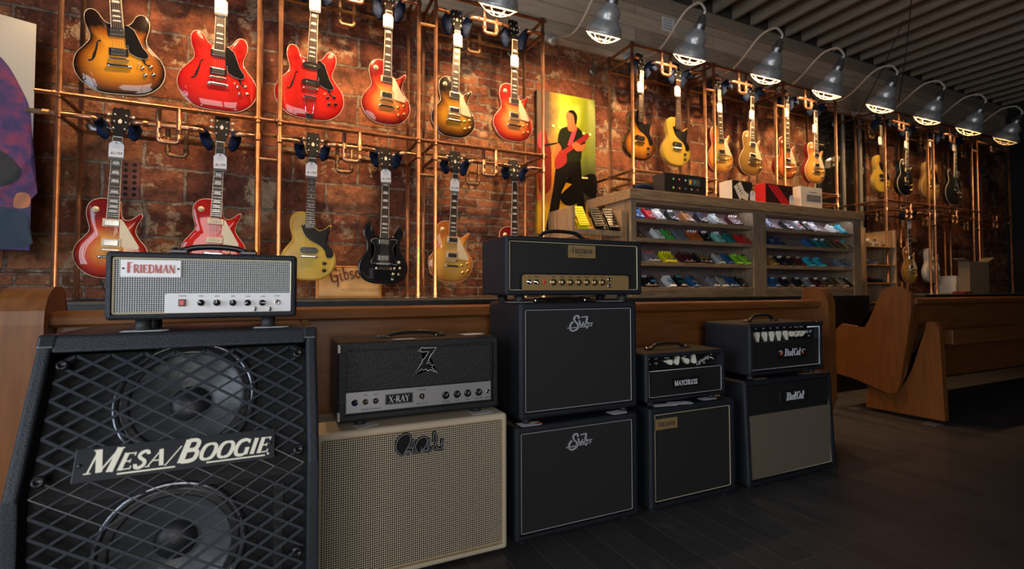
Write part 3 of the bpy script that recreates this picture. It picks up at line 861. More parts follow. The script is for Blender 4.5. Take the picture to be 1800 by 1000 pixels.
TAGLAB = ['tobacco sunburst guitar', 'cherry red semi-hollow guitar', 'red guitar with trapeze tailpiece', 'orange sunburst guitar in top row', 'dark sunburst guitar', 'cherry sunburst guitar beside the canvas', 'glossy sunburst guitar at lower left', 'red soapbar-pickup guitar', 'mustard yellow slab guitar', 'glossy black double-horned guitar', 'honey flamed guitar', 'wine red guitar', 'brown sunburst slab guitar', 'yellow slab guitar over the pedals', 'honey burst guitar over the white and black box', 'gold-topped guitar', 'reddish brown sunburst guitar', 'amber guitar over the white box', 'yellow guitar on the far rack', 'black guitar on the far rack', 'blonde guitar on the far rack', 'near-black guitar on the far rack', 'brown lower guitar on the far rack']
TAGPX = {1: (389, -3), 2: (554, -6), 3: (683, 24), 4: (805, 58), 5: (905, 96), 6: (205, 248), 7: (387, 270), 8: (548, 285), 9: (678, 297), 10: (800, 314),
         12: (1126, 143), 13: (1191, 151), 14: (1265, 180), 15: (1322, 193), 16: (1382, 190), 17: (1432, 218), 18: (1547, 240), 19: (1593, 247), 20: (1636, 245), 21: (1677, 253), 22: (1599, 389)}
first = True
for i in range(1, 23):
    if i not in TAGPX: continue
    g, nx, nz, tilt, nl = GUITARS[i]
    x, z = at(TAGPX[i][0], TAGPX[i][1], 3.515)
    t = tagp if first else dup(tagp)
    first = False
    t['label'] = 'price tag on the neck of the ' + TAGLAB[i]; t['group'] = 'price tags on the guitars'
    t.location = (x, 3.517, z); t.rotation_euler = (0, tilt+R(random.uniform(-3, 3)), 0)
    s = dict(TAGS).get(i)
    if s: text(s, .020, 0, -.0008, -.070, INK, t, 'handwriting', shear=.3)

# ================================================================ copper pipe racks
YF, YR = 3.46, 3.79
PR = .0138
def lump(bm, pts, r, seed=0, n=10):
    s0 = len(bm.verts); tube(bm, pts, r, n)
    bm.verts.ensure_lookup_table()
    for v in bm.verts[s0:]:
        q = noise.noise_vector(v.co*38+Vector((seed, 0, 0)))
        v.co += q*.011
def collar(bm, p, ax, l=.02, r=PR*1.28):
    p = Vector(p); d = {'x': Vector((l, 0, 0)), 'y': Vector((0, l, 0)), 'z': Vector((0, 0, l))}[ax]
    tube(bm, [p-d, p+d], r, 10)
def rack(label, secs, levels, z0, ztop, group, big=False, bulge=1.0, leftstub=False, seed=0):
    """secs: list of (X0, X1, {level: [hang xs]})"""
    xa = secs[0][0]; t = thing('copper_pipe_rack', label, 'guitar rack', (xa, YF, z0))
    o = Vector((xa, YF, z0))
    def part(name, bm, m=COPPER):
        bmesh.ops.translate(bm, verts=bm.verts, vec=-o); return obj(name, bm, m, t)
    for X0, X1, hangs in secs:
        for Y in (YF, YR):
            for X in (X0, X1):
                bm = NB(); tube(bm, [(X, Y, z0+.01), (X, Y, ztop+.02 if Y == YF else ztop)], PR, 12)
                for T in levels:
                    collar(bm, (X, Y, T), 'z'); collar(bm, (X, Y, T-.11), 'z')
                collar(bm, (X, Y, z0+.03), 'z', .012)
                part('upright', bm)
                bm = NB(); lathe(bm, [(.034, 0), (.034, .004), (.018, .007), (.017, .014)], X, Y, z0+.0005, 16); part('floor_flange', bm, GREYMETAL)
        for T in levels:
            hs = hangs.get(T, [])
            for X in (X0, X1):
                bm = NB(); tube(bm, [(X, YF, T), (X, YR, T)], PR*.95, 10); tube(bm, [(X, YF, T-.11), (X, YR, T-.11)], PR*.95, 10); part('brace', bm, COPPER_OLD)
            h = T-.11
            xm = (X0+X1)/2 if len(hs) < 2 else (hs[0]+hs[1])/2
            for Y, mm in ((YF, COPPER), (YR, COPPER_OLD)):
                xu = xm if Y == YF else xm-.01
                bm = NB(); tube(bm, rounded([(xu-.05, Y, T), (xu-.05, Y, T-.205), (xu+.05, Y, T-.205), (xu+.05, Y, T)], .025), PR, 10)
                for s in (-1, 1): collar(bm, (xu+s*.05, Y, T-.17), 'z', .012); collar(bm, (xu+s*.05, Y, h), 'z', .018)
                part('u_bend', bm, mm)
            bm = NB(); tube(bm, [(X0, YR, h), (X1, YR, h)], PR*.95, 10); part('rear_hanger_pipe', bm, COPPER_OLD)
            xs = [X0]
            pieces = []
            cur = X0
            for hx in hs:
                pieces.append((cur, hx-.085, 'L')); cur = hx+.085
                pieces.append(None)
            seq = [X0]
            for hx in hs: seq += [hx-.085, hx+.085]
            seq.append(X1)
            for i in range(0, len(seq), 2):
                a, b = seq[i], seq[i+1]
                pts = [(a, YF, h), (b, YF, h)]
                if i > 0: pts = [(a, YF+.10, h-.005)] + pts
                if i < len(seq)-2: pts = pts + [(b, YF+.10, h-.005)]
                bm = NB(); tube(bm, rounded(pts, .03), PR, 10)
                if abs(b-a) > .2: collar(bm, (a+.06, YF, h), 'x', .01); collar(bm, (b-.06, YF, h), 'x', .01)
                part('hanger_pipe', bm)
            for q, hx in enumerate(hs):
                for s in (-1, 1):
                    bm = NB()
                    if T > 2.5:
                        lump(bm, [(hx+s*.085, YF+.015, h), (hx+s*.085, YF+.055, h-.004), (hx+s*.082, YF+.095, h-.02), (hx+s*.072, YF+.10, h-.07), (hx+s*.062, YF+.10, h-.12)], [.020, .030*bulge, .036*bulge, .036*bulge, .014], seed+q*3+s)
                        if big: lump(bm, [(hx+s*.08, YF+.06, h+.0), (hx+s*.12, YF+.05, h-.03), (hx+s*.15, YF+.05, h-.05)], [.028, .026, .01], seed+q+s*5)
                    else:
                        lump(bm, [(hx+s*.085, YF+.010, h), (hx+s*.085, YF+.055, h-.003), (hx+s*.080, YF+.095, h-.016), (hx+s*.070, YF+.095, h-.055), (hx+s*.062, YF+.09, h-.088)], [.019, .026, .031, .031, .013], seed+q*3+s)
                    part('cloth_pad', bm, DENIM)
        # couplings to the next section
    Xa, Xb = secs[0][0], secs[-1][1]
    for T in levels:
        for Y in (YF, YR):
            bm = NB(); tube(bm, [(Xa-(.1 if leftstub else 0), Y, T), (Xb+.03, Y, T)], PR, 12)
            for X0, X1, _ in secs:
                for X in (X0, X1): collar(bm, (X, Y, T), 'x', .022)
                for fx in (.35, .65): collar(bm, (X0+(X1-X0)*fx, Y, T), 'x', .012, PR*1.2)
            part('top_rail', bm, COPPER if Y == YF else COPPER_OLD)
        for i in range(len(secs)-1):
            a, b = secs[i][1], secs[i+1][0]
            bm = NB(); tube(bm, [(a, YF, T-.25), (b, YF, T-.25)], PR*.9, 10); part('spacer_pipe', bm, COPPER_OLD)
        if leftstub:
            bm = NB(); tube(bm, [(Xa, YF, T-.11), (Xa-.13, YF, T-.11)], PR*.95, 10); collar(bm, (Xa-.05, YF, T-.11), 'x', .015)
            part('side_stub', bm, COPPER_OLD)
        for X in (Xa, Xb):
            bm = NB(); tube(bm, [(X, YR, T), (X, WALL-.001, T)], PR*.95, 10); lathe(bm, [(.045, -.001), (.045, -.005), (.030, -.010), (.016, -.012)], X, WALL, T, 20, 'Y', mi=1); part('wall_brace', bm, [COPPER_OLD, GREYMETAL])
    return t
GX = [g[1] for g in GUITARS]
K_ = YF/3.55
T1, T2 = 1.05+1.10*K_, 1.05+2.225*K_
rack('tall copper pipe guitar rack standing on the stone ledge, left of the concert canvas',
     [(-1.0897, -0.1257, {T1: [GX[6], GX[7]], T2: [GX[0], GX[1]]}), (-0.0029, 0.8928, {T1: [GX[8], GX[9]], T2: [GX[2], GX[3]]}), (1.0166, 1.9025, {T1: [GX[10], GX[11]], T2: [GX[4], GX[5]]})],
     [T1, T2], LEDGE, T2, None, leftstub=True)
SF = 3.25
KS = SF/3.42
def kz(v): return 1.05+(v-1.05)*KS
TOPZ = kz(1.925)
rack('copper pipe guitar rack above the wooden pedal shelves',
     [(2.8002, 3.6627, {T2: [GX[12], GX[13]]}), (3.7816, 4.6539, {T2: [GX[14], GX[15]]}), (4.7806, 5.6481, {T2: [GX[16], GX[17]]})],
     [2.10, T2], TOPZ, T2, None, big=True, bulge=1.15, seed=20)
rack('dim copper pipe guitar rack beyond the dark opening, at the back of the shop',
     [(6.5837, 7.5194, {T1: [GX[22]], T2: [GX[18], GX[19]]}), (7.6510, 8.6256, {T2: [GX[21]-.5, GX[21]]}), (8.7718, 9.6977, {T2: []})],
     [T1, T2], LEDGE, T2, None, big=True, seed=40)

# ================================================================ gooseneck lamps
def lamp(X, Y=3.2, zr=3.077, label='', on=True):
    t = thing('gooseneck_lamp', label, 'lamp', (X, Y, zr), group='gooseneck lamps along the plank wall')
    bm = NB()
    lathe(bm, [(.127, -.003), (.131, .003), (.127, .012), (.124, .034), (.113, .062), (.097, .082), (.083, .092), (.079, .103), (.083, .128), (.079, .158), (.062, .188), (.044, .204), (.038, .235)], n=36, cap=False)
    lathe(bm, [(.036, .235), (.040, .206), (.058, .186), (.075, .156), (.079, .128), (.075, .103), (.080, .089), (.094, .079), (.110, .059), (.121, .033), (.124, .012), (.126, -.003)], n=36, cap=False, mi=1)
    TILT = Matrix.Rotation(R(30), 4, 'X')
    def ob(name, bm, m, sm=False):
        bmesh.ops.scale(bm, vec=(1.12, 1.12, 1.0), verts=bm.verts)
        bmesh.ops.transform(bm, matrix=TILT, verts=bm.verts); return obj(name, bm, m, t, sm)
    ob('shade', bm, [GALV, SHIN], True)
    bm = NB(); lathe(bm, [(.040, .212), (.043, .222), (.040, .235), (.043, .246), (.039, .27), (.030, .275), (.028, .315), (.014, .325), (.013, .335)], n=24); ob('socket_cap', bm, GREYMETAL, True)
    # neck: over the top, down and back to the wall
    ct, sn = math.cos(R(30)), math.sin(R(30))
    arm = spline([(0, -.33*sn, .33*ct), (0, -.36*sn, .37*ct), (0, -.13, .405), (0, -.06, .43), (0, .03, .425), (0, .13, .375), (0, .25, .29), (0, .36, .235), (0, .48, .225), (0, .62, .27), (.0, WALL-.05-Y, .33)], 5, False)
    bm = NB(); tube(bm, arm, .0105, 10); obj('gooseneck', bm, mat('pale_conduit', (0.62, 0.57, 0.48), 0.45, 0.3), t)
    yw = WALL-.03-Y
    bm = NB(); lathe(bm, [(.058, 0), (.058, -.012), (.045, -.022), (.024, -.026), (.022, -.055), (.016, -.06)], 0, yw, .335, 24, 'Y'); obj('wall_flange', bm, GALV, t, True)
    bm = NB()
    def ring(r, z, k=28): tube(bm, [(r*math.cos(2*PI*i/k), r*math.sin(2*PI*i/k), z) for i in range(k)], .0028, 6, closed=True)
    ring(.127, -.005); ring(.085, -.041)
    for j in range(4):
        a = PI*j/4; pts = []
        for i in range(13):
            u = -1+2*i/12; pts.append((.127*u*math.cos(a), .127*u*math.sin(a), -.006-.060*(1-u*u)))
        tube(bm, pts, .0026, 6)
    ob('wire_guard', bm, mat('glow_tinted_guard', (0.75, 0.66, 0.45), 0.4, 0.2))  # the bulb's yellow glow is put into the wire colour
    bm = NB(); lathe(bm, [(.013, .20), (.014, .185), (.020, .165), (.027, .145), (.023, .122), (.013, .113), (.0005, .110)], n=16)
    ob('bulb', bm, mat('lit_bulb', (1, .8, .5), .4, emit=(1.0, 0.62, 0.25), estr=6), True)
    l = bpy.data.lights.new('lamp_light', 'POINT'); l.energy = LAMP_POWER; l.color = LAMP_COL; l.shadow_soft_size = .03
    lo = bpy.data.objects.new('lamp_light', l); col.objects.link(lo); lo.parent = t; lo.location = (0, -.045, .076)
    return t
LX = [1.40, 2.31, 3.215, 4.178, 5.09, 6.02, 6.97, 7.93, 8.9]
ORD = ['leftmost', 'second from left', 'third from left', 'fourth from left', 'fifth from left', 'sixth from left', 'seventh from left', 'eighth from left', 'last and dimmest at far right']
for i, X in enumerate(LX):
    lb = 'galvanized gooseneck lamp with wire guard, %s in the row' % ORD[i]
    if i == 0: L0 = lamp(X, label=lb)
    else:
        L = dup(L0, lb); L.location = (X, 3.2, 3.077)
        q_ = [1, 1, 1, 1, .9, .6, .4, .25, .12][i]  # power lowered along the row to stand in for the fade to dark
        if q_ < 1:
            for c_ in L.children:
                if c_.type == 'LIGHT': c_.data = c_.data.copy(); c_.data.energy = LAMP_POWER*q_
                if c_.name.startswith('bulb'):
                    c_.material_slots[0].link = 'OBJECT'; c_.material_slots[0].material = mat('dim_bulb_%d' % i, (1, .8, .5), .4, emit=(1.0, 0.62, 0.25), estr=6*q_)
L = dup(L0, 'galvanized gooseneck lamp above the red semi-hollow guitars, out at top left'); L.location = (.45, 3.2, 3.077)
L = dup(L0, 'galvanized gooseneck lamp above the tobacco sunburst guitar, at top left'); L.location = (-.5, 3.2, 3.077)

# ================================================================ small things on the plank wall
CW = WALL-.03
t = thing('wall_notice', 'small printed white notice pinned to the plank wall behind the third lamp', 'notice', (3.74, CW, 3.88))
bm = NB(); box(bm, -.085, .085, -.004, 0, -.075, .075); obj('sheet', bm, PAPER, t)
bm = NB()
for r_ in range(4):
    for c_ in range(5): box(bm, -.065+c_*.024, -.065+c_*.024+.018, -.0048, -.0038, .045-r_*.032, .058-r_*.032)
obj('printed_rows', bm, mat('grey_ink', (0.3, 0.3, 0.32), 0.7), t)
bm = NB(); box(bm, 3.86, 4.02, CW-.005, CW, 3.78, 3.90); tag(obj('blank_card', bm, mat('beige_card', (0.42, 0.37, 0.3), .7)), 'plain beige card on the plank wall right of the printed notice', 'card')
bm = NB(); lathe(bm, [(.08, 0), (.08, -.02), (.07, -.035), (.045, -.038), (.04, -.045), (.0001, -.046)], 4.12, CW, 3.80, 24, 'Y'); tag(obj('smoke_detector', bm, mat('beige_plastic', (0.5, 0.46, 0.38), .5), None, True), 'round beige smoke detector on the plank wall beside a lamp neck', 'smoke detector')
for i, (pa, pb) in enumerate((((1605, 85), (1580, 178)), ((1590, 90), (1510, 200)))):
    Y0 = 2.9 + i*.3
    a = at(pa[0], pa[1], Y0); b = at(pb[0], pb[1], Y0+.3)
    a = (a[0]*(3.6-0*i)/Y0*0+a[0], Y0, 4.17)
    bm = NB(); tube(bm, [a, ((a[0]+b[0])/2+.02, Y0+.15, (a[2]+b[1])/2-.02), (b[0], Y0+.3, b[1])], .006, 6)
    tag(obj('hanging_cable', bm, RUBBER), ['thin black cable hanging from the joists, nearer one', 'thin black cable hanging from the joists, left one by the glazed opening'][i], 'cable')

# ================================================================ canvases
def canvas_shape(t, pts, m, y, name): 
    bm = NB(); prism(bm, pts, y-.0006, y); return obj(name, bm, m, t)
CX0, CX1, CZ0, CZ1 = 2.14, 2.785, 1.56, 2.905
cw, ch_ = CX1-CX0, CZ1-CZ0
t = thing('canvas_print', 'tall canvas print of a guitarist on stage in yellow and green light', 'picture', (CX0, WALL-.045, CZ0))
g = NG('concert_ground', rough=.5)
o3 = g.sep(g.tc.outputs['Object']); u = g.math('DIVIDE', o3[0], cw); v = g.math('DIVIDE', o3[2], ch_)
nz = g.noise(g.tc.outputs['Object'], 4, 4)
beam = g.ramp(g.math('ADD', u, g.math('MULTIPLY', g.math('SUBTRACT', nz, .5), .35)), [(.16, (0.05, .022, .012)), (.30, (.42, .27, .01)), (.45, (.62, .60, .01)), (.72, (.34, .42, .01)), (1.0, (.16, .22, .02))])
lowc = g.ramp(g.math('ADD', u, g.math('MULTIPLY', nz, .3)), [(.2, (.30, .10, .01)), (.45, (.45, .16, .02)), (.75, (.05, .07, .015)), (1.0, (.012, .014, .012))])
base = g.mix(g.ramp(v, [(.35, 1.0), (.75, 0.0)]), beam, lowc)
foot = g.ramp(g.math('ADD', v, g.math('MULTIPLY', g.math('SUBTRACT', nz, .5), .08)), [(.18, 1.0), (.25, 0.0)])
g.color(g.mix(foot, base, (.62, .36, .01)))
bm = NB(); box(bm, 0, cw, 0, .04, 0, ch_, .002); obj('canvas', bm, g.m, t)
CK = mat('print_black', (.005, .004, .0035), .7, spec=.1); SK = mat('print_red_skin', (.50, .15, .055), .7, spec=.1); RG = mat('print_red_guitar', (.33, .025, .025), .7, spec=.1)
DG = mat('print_dark_green', (.010, .014, .005), .7, spec=.1); PK = mat('print_pink', (.6, .06, .10), .7, spec=.1); YL = mat('print_light', (.95, .85, .35), .7, spec=.1); AM = mat('print_amber', (.55, .26, .01), .7, spec=.1)
def cp(pts):   # sketch coordinates (picture 378 x 900) to the canvas
    return [((x-10)/378*cw, ch_-(y-15-(x-10)*.16)/(895-(x-10)*.03)*ch_) for x, y in pts]
def cs(pts, m, y, name, sm=True):
    canvas_shape(t, cp(spline(pts, 4) if sm else pts), m, y, name)
cs([(14,340),(40,265),(62,270),(75,330),(95,390),(98,500),(90,640),(20,640)], mat('print_dull_red', (.16, .015, .012), .7, spec=.1), 0, 'second_musician')
cs([(15,320),(30,275),(50,290),(62,340),(40,380),(20,370)], PK, -.0007, 'second_musician_hair')
cs([(140,640),(165,590),(210,570),(255,600),(275,680),(255,735),(200,745),(160,715)], CK, -.0007, 'bass_drum')
cs([(150,680),(190,600),(228,612),(180,650)], AM, -.0015, 'drum_glow', False)
cs([(128,500),(175,440),(275,440),(290,560),(300,650),(318,780),(330,880),(286,880),(265,760),(225,600),(200,565),(170,620),(145,760),(125,890),(60,915),(85,760),(110,620)], CK, -.0022, 'trousers')
cs([(138,345),(150,275),(185,250),(250,245),(300,285),(318,355),(285,365),(282,470),(160,470),(155,400)], DG, -.003, 'shirt')
cs([(136,350),(160,380),(150,440),(128,448),(112,430),(126,390)], SK, -.0036, 'arm')
cs([(200,215),(192,180),(205,150),(235,148),(255,175),(255,230),(248,262),(205,265)], SK, -.0036, 'head')
cs([(205,152),(235,142),(262,170),(262,215),(252,240),(246,205),(236,170)], CK, -.0042, 'hair')
cs([(205,225),(248,230),(262,262),(235,280),(205,268)], SK, -.0038, 'neck')
cs([(262,285),(300,285),(318,360),(300,385),(284,362)], DG, -.0044, 'sleeve')
cs([(300,362),(318,360),(304,398),(262,404),(250,388)], SK, -.0052, 'forearm')
cs([(205,470),(285,468),(288,490),(203,492)], CK, -.0034, 'belt', False)
cs([(52,360),(140,345),(142,354),(54,372)], CK, -.0013, 'second_guitar_neck', False)
cs([(285,566),(335,572),(335,582),(285,578)], YL, -.0013, 'cymbal', False)
cs([(240,250),(265,260),(228,370),(200,365)], PK, -.0036, 'guitar_strap', False)
cs([(120,455),(150,400),(180,400),(195,440),(188,480),(145,510),(122,505)], RG, -.0042, 'guitar_body')
cs([(172,395),(330,290),(350,300),(330,330),(185,425)], RG, -.0046, 'guitar_neck', False)
cs([(228,365),(252,345),(300,375),(298,400),(262,400),(240,385)], SK, -.005, 'hand')
for i, (x, y) in enumerate(((110, 243), (150, 252), (306, 290), (349, 298))):
    cs([(x+9*math.cos(a), y+9*math.sin(a)) for a in [2*PI*k/8 for k in range(8)]], YL, -.0054, 'stage_light', False)
cs([(298,570),(388,560),(388,700),(330,690),(300,650)], CK, -.0012, 'backline')
cs([(10,680),(20,700),(30,690),(22,670)], PK, -.0012, 'pink_spot')

# abstract blue canvas at the left, angled off the wall
t = thing('canvas_print', 'large blurred blue and purple canvas at the left edge, angled from the wall', 'picture', (-1.245, 3.70, 1.25), (0, 0, 0))
t.location = (-1.28, 3.72, 1.28); t.rotation_euler = (0, 0, R(22))
g = NG('abstract_ground', rough=.45)
o3 = g.sep(g.tc.outputs['Object'])
nz = g.noise(g.tc.outputs['Object'], 7, 4, .6); nz2 = g.noise(g.tc.outputs['Object'], 15, 3, .6)
g.color(g.mix(g.ramp(o3[2], [(.62, 1.0), (.64, 0.0)]), (.42, .43, .42), g.ramp(nz, [(.35, (.03, .045, .16)), (.5, (.07, .04, .16)), (.62, (.25, .04, .09)), (.75, (.35, .14, .05))])))
bm = NB(); box(bm, -.9, 0, 0, .04, 0, 1.31, .003); obj('canvas', bm, g.m, t)
PUR = NG('abstract_figure', rough=.45); n1 = PUR.noise(PUR.tc.outputs['Object'], 12, 4, .6)
PUR.color(PUR.ramp(n1, [(.35, (.02, .03, .13)), (.5, (.08, .035, .15)), (.62, (.22, .035, .09)), (.75, (.05, .09, .25))]))
def c1(pts, m, y, name): canvas_shape(t, spline(pts, 3), m, y, name)
c1([(-.40, 1.02), (-.22, 1.10), (-.13, 1.06), (-.06, .93), (-.012, .78), (-.006, .5), (-.01, .28), (-.45, .28)], PUR.m, 0, 'figure')
c1([(-.3, .52), (-.2, .57), (-.1, .53), (-.045, .45), (-.07, .38), (-.16, .34), (-.3, .36)], mat('abstract_black', (.015, .02, .03), .5), -.001, 'dark_oval')
c1([(-.3, .22), (-.04, .225), (-.01, .12), (-.012, .02), (-.3, .02)], mat('abstract_navy', (.02, .045, .09), .5), -.001, 'dark_block')
c1([(-.06, .32), (-.01, .32), (-.01, .25), (-.07, .24)], mat('abstract_peach', (.5, .2, .1), .5), -.001, 'peach_patch')
bm = NB()
for x in (-.75, -.08):
    for z in (.25, 1.05): tube(bm, [(x, .04, z), (x, (.33-x*.3746)/.9272-.006, z)], .006, 8)
obj('wall_bracket', bm, GREYMETAL, t)

# ================================================================ pedal shelves
BARN = wood_mat('weathered_oak', (0.16, 0.105, 0.058), (0.36, 0.245, 0.14), (4, 28, 28), rough=.7, bump=.5)
BARNV = wood_mat('weathered_oak_upright', (0.15, 0.105, 0.064), (0.32, 0.23, 0.145), (28, 28, 4), rough=.7, bump=.5)
GREYW = wood_mat('grey_violet_board', (0.13, 0.10, 0.10), (0.30, 0.23, 0.23), (3, 24, 24), rough=.65, bump=.4)
PLY = wood_mat('honey_pine', (0.30, 0.15, 0.05), (0.45, 0.25, 0.09), (4, 26, 26), rough=.5)
S0 = Vector((2.74*KS, SF, LEDGE))
t = thing('pedal_shelf_unit', 'long weathered wood shelf unit of two bays with slanted shelves full of effects pedals', 'shelf unit', S0)
def sp(name, x0, x1, y0, y1, z0, z1, m=BARN, bev=.003):
    bm = NB(); box(bm, x0, x1, y0, y1, z0, z1, bev); bmesh.ops.translate(bm, verts=bm.verts, vec=-S0); return obj(name, bm, m, t)
sp('top_board', 2.715*KS, 6.04*KS, SF-.02, 3.86, kz(1.835), TOPZ)
SU = [(2.74*KS, 2.80*KS), (4.245*KS, 4.43*KS), (5.86*KS, 6.00*KS)]
BAYS = [(2.80*KS, 4.245*KS), (4.43*KS, 5.86*KS)]
for x0, x1 in SU: sp('upright', x0, x1, SF, SF+.36, LEDGE, kz(1.835), BARNV)
sp('back_board', 2.80*KS, 5.86*KS, SF+.30, SF+.32, LEDGE, kz(1.835), GREYW)
for a, b in BAYS: sp('apron', a, b, SF+.004, SF+.022, kz(1.812), kz(1.836))
for a, b in BAYS: sp('plinth', a, b, SF+.01, SF+.035, LEDGE, 1.05)
SZ = [kz(v_) for v_ in (1.665, 1.493, 1.285, 1.064)]
SLOPE = R(38)
for a, b in BAYS:
    for k, z in enumerate(SZ):
        sp('shelf_lip', a, b, SF+.004, SF+.022, z-.022, z+.012)
        L = .17 if k < 2 else .21
        bm = NB(); y0, z0 = SF+.022, z-.012; y1, z1 = y0+L*math.cos(SLOPE), z0+L*math.sin(SLOPE)
        hexa(bm, [(x, y, zz) for x in (a, b) for (y, zz) in ((y0, z0-.012), (y0, z0), (y1, z1-.012), (y1, z1))])
        bmesh.ops.translate(bm, verts=bm.verts, vec=-S0); obj('slanted_shelf', bm, GREYW, t)
        if k in (0, 1, 3):    # light strip under the shelf above
            pass
STRIP = mat('led_strip', (1, 1, 1), .5, emit=(.85, .85, 1.0), estr=26)
for a, b in BAYS:
    for zt in (9, SZ[0]-.004, SZ[1]-.004, SZ[2]-.004):
        zl = kz(1.822) if zt > 8 else zt-.012
        bm = NB(); box(bm, a+.02, b-.02, SF+.024, SF+.030, zl, zl+.005); bmesh.ops.translate(bm, verts=bm.verts, vec=-S0); obj('light_strip', bm, STRIP, t)

# pedals ------------------------------------------------------------------
def pedal_proto(w, nk, rows=1, sw=1):
    p = thing('effects_pedal', 'x', 'effects pedal'); L = .115
    bm = NB(); hexa(bm, [(-w/2, 0, 0), (-w/2, 0, .032), (-w/2, L, 0), (-w/2, L, .042), (w/2, 0, 0), (w/2, 0, .032), (w/2, L, 0), (w/2, L, .042)], .003, 2)
    obj('body', bm, BLACKP, p)
    for r_ in range(rows):
        for k in range(nk):
            x = (k-(nk-1)/2)*(w-.016)/max(nk, 1)
            bm = NB(); lathe(bm, [(.0068, 0), (.0068, .004), (.0055, .014), (.0001, .0145)], x, L-.018-r_*.024, .0395-r_*.002, 10); obj('knob', bm, BLACKP, p)
    for k in range(sw):
        x = (k-(sw-1)/2)*.05
        bm = NB(); lathe(bm, [(.008, 0), (.008, .003), (.0055, .004), (.0055, .012), (.0001, .0125)], x, .022, .033, 10); obj('footswitch', bm, CHROME, p)
    bm = NB(); box(bm, -w*.36, w*.36, .04, .068, .0355, .0375); obj('name_plate', bm, WHITEP, p)
    return p
PP = {'s': pedal_proto(.068, 3), 'w': pedal_proto(.115, 4, 1, 2), 'x': pedal_proto(.15, 6, 2, 3)}
pused = set()
PC = dict(blue=(.02, .13, .42), red=(.55, .015, .02), white=(.68, .68, .68), black=(.012, .012, .014), copper=(.36, .14, .03), steel=(.38, .45, .47), maroon=(.07, .012, .015),
          brown=(.11, .075, .04), green=(.03, .42, .06), slate=(.14, .17, .21), orange=(.50, .10, .02), mint=(.20, .55, .47), teal=(.015, .16, .15), yellow=(.75, .68, .01), navy=(.02, .035, .10),
          lime=(.25, .62, .03), sky=(.16, .42, .65), cyan=(.03, .38, .52), grey=(.22, .22, .25), beige=(.42, .38, .32), lilac=(.30, .33, .55), amber=(.32, .17, .03), deepblue=(.02, .10, .25), silver=(.42, .44, .45), tan=(.36, .25, .14))
def pmat(c): return mat('pedal_'+c, PC[c], .3, coat=.5)
def pedal(kind, c, kc, x, y, z, label, rotz=0, slope=SLOPE, plate=None):
    p = PP[kind] if kind not in pused else dup(PP[kind])
    pused.add(kind)
    p['label'] = label; p['group'] = 'effects pedals on the wooden shelves'
    p.location = (x, y, z); p.rotation_euler = (slope, 0, R(rotz)); p.scale = (1.1, 1.15, 1.2)
    for ch in p.children:
        n = ch.name.split('.')[0]
        mm = {'body': pmat(c), 'knob': pmat(kc), 'name_plate': pmat(plate) if plate else None}.get(n)
        if mm: ch.material_slots[0].link = 'OBJECT'; ch.material_slots[0].material = mm
    return p
SHN = ['top shelf', 'second shelf', 'third shelf', 'bottom shelf']
B1 = [[(100,'s','blue','black'),(212,'s','red','black'),(305,'s','white','white'),(435,'s','black','silver'),(580,'s','copper','black'),(720,'s','black','navy'),(860,'s','steel','steel'),(1045,'w','maroon','white')],
      [(105,'s','brown','black'),(300,'s','white','black'),(395,'s','green','black'),(515,'w','slate','black'),(650,'w','orange','white'),(765,'s','black','white'),(890,'s','mint','white'),(1000,'s','teal','black'),(1130,'w','red','black')],
      [(230,'w','grey','red'),(400,'w','yellow','yellow'),(580,'w','maroon','black'),(745,'x','black','brown'),(895,'s','silver','maroon'),(985,'s','deepblue','black'),(1065,'s','lime','lime'),(1150,'s','lime','black')],
      [(185,'s','black','silver'),(250,'s','black','black'),(415,'s','white','white'),(520,'s','black','teal'),(650,'s','deepblue','black'),(840,'s','grey','black'),(925,'s','beige','black'),(1015,'w','deepblue','black'),(1110,'s','black','brown')]]
P1 = {(3, 1): 'sky', (3, 2): 'sky', (3, 3): 'teal', (3, 4): 'beige', (0, 5): 'navy', (1, 8): 'red', (2, 3): 'amber', (2, 1): 'yellow', (0, 7): 'grey', (1, 4): 'orange', (2, 7): 'lime', (2, 6): 'lime', (0, 4): 'amber', (0, 1): 'red', (1, 2): 'amber'}
B2 = [[(150,'s','lilac','steel'),(330,'s','black','black'),(450,'s','grey','white'),(530,'s','black','white'),(600,'s','white','lilac'),(785,'s','white','black'),(860,'s','cyan','cyan')],
      [(180,'s','navy','black'),(258,'s','navy','black'),(555,'s','deepblue','black'),(640,'s','teal','white'),(705,'s','teal','white'),(775,'s','brown','black'),(845,'s','brown','red'),(905,'s','tan','cyan'),(955,'s','black','white')],
      [(195,'s','amber','tan'),(285,'s','black','white'),(375,'s','black','tan'),(465,'s','maroon','tan'),(555,'s','cyan','cyan'),(655,'s','cyan','cyan'),(865,'s','slate','slate'),(945,'s','slate','brown')],
      [(215,'s','deepblue','sky'),(330,'s','black','white'),(455,'s','black','silver'),(545,'s','grey','silver'),(640,'s','maroon','white'),(725,'s','brown','white'),(805,'s','brown','black'),(880,'s','tan','black'),(955,'s','black','silver')]]
P2 = {(0, 1): 'lilac', (0, 2): 'red', (0, 4): 'lilac', (0, 5): 'cyan', (0, 0): 'sky', (1, 0): 'lilac', (1, 1): 'slate'}
def qual(c): return {'steel': 'pale steel', 'slate': 'slate grey', 'lime': 'lime green', 'deepblue': 'deep blue', 'cyan': 'bright cyan', 'sky': 'sky blue'}.get(c, c)
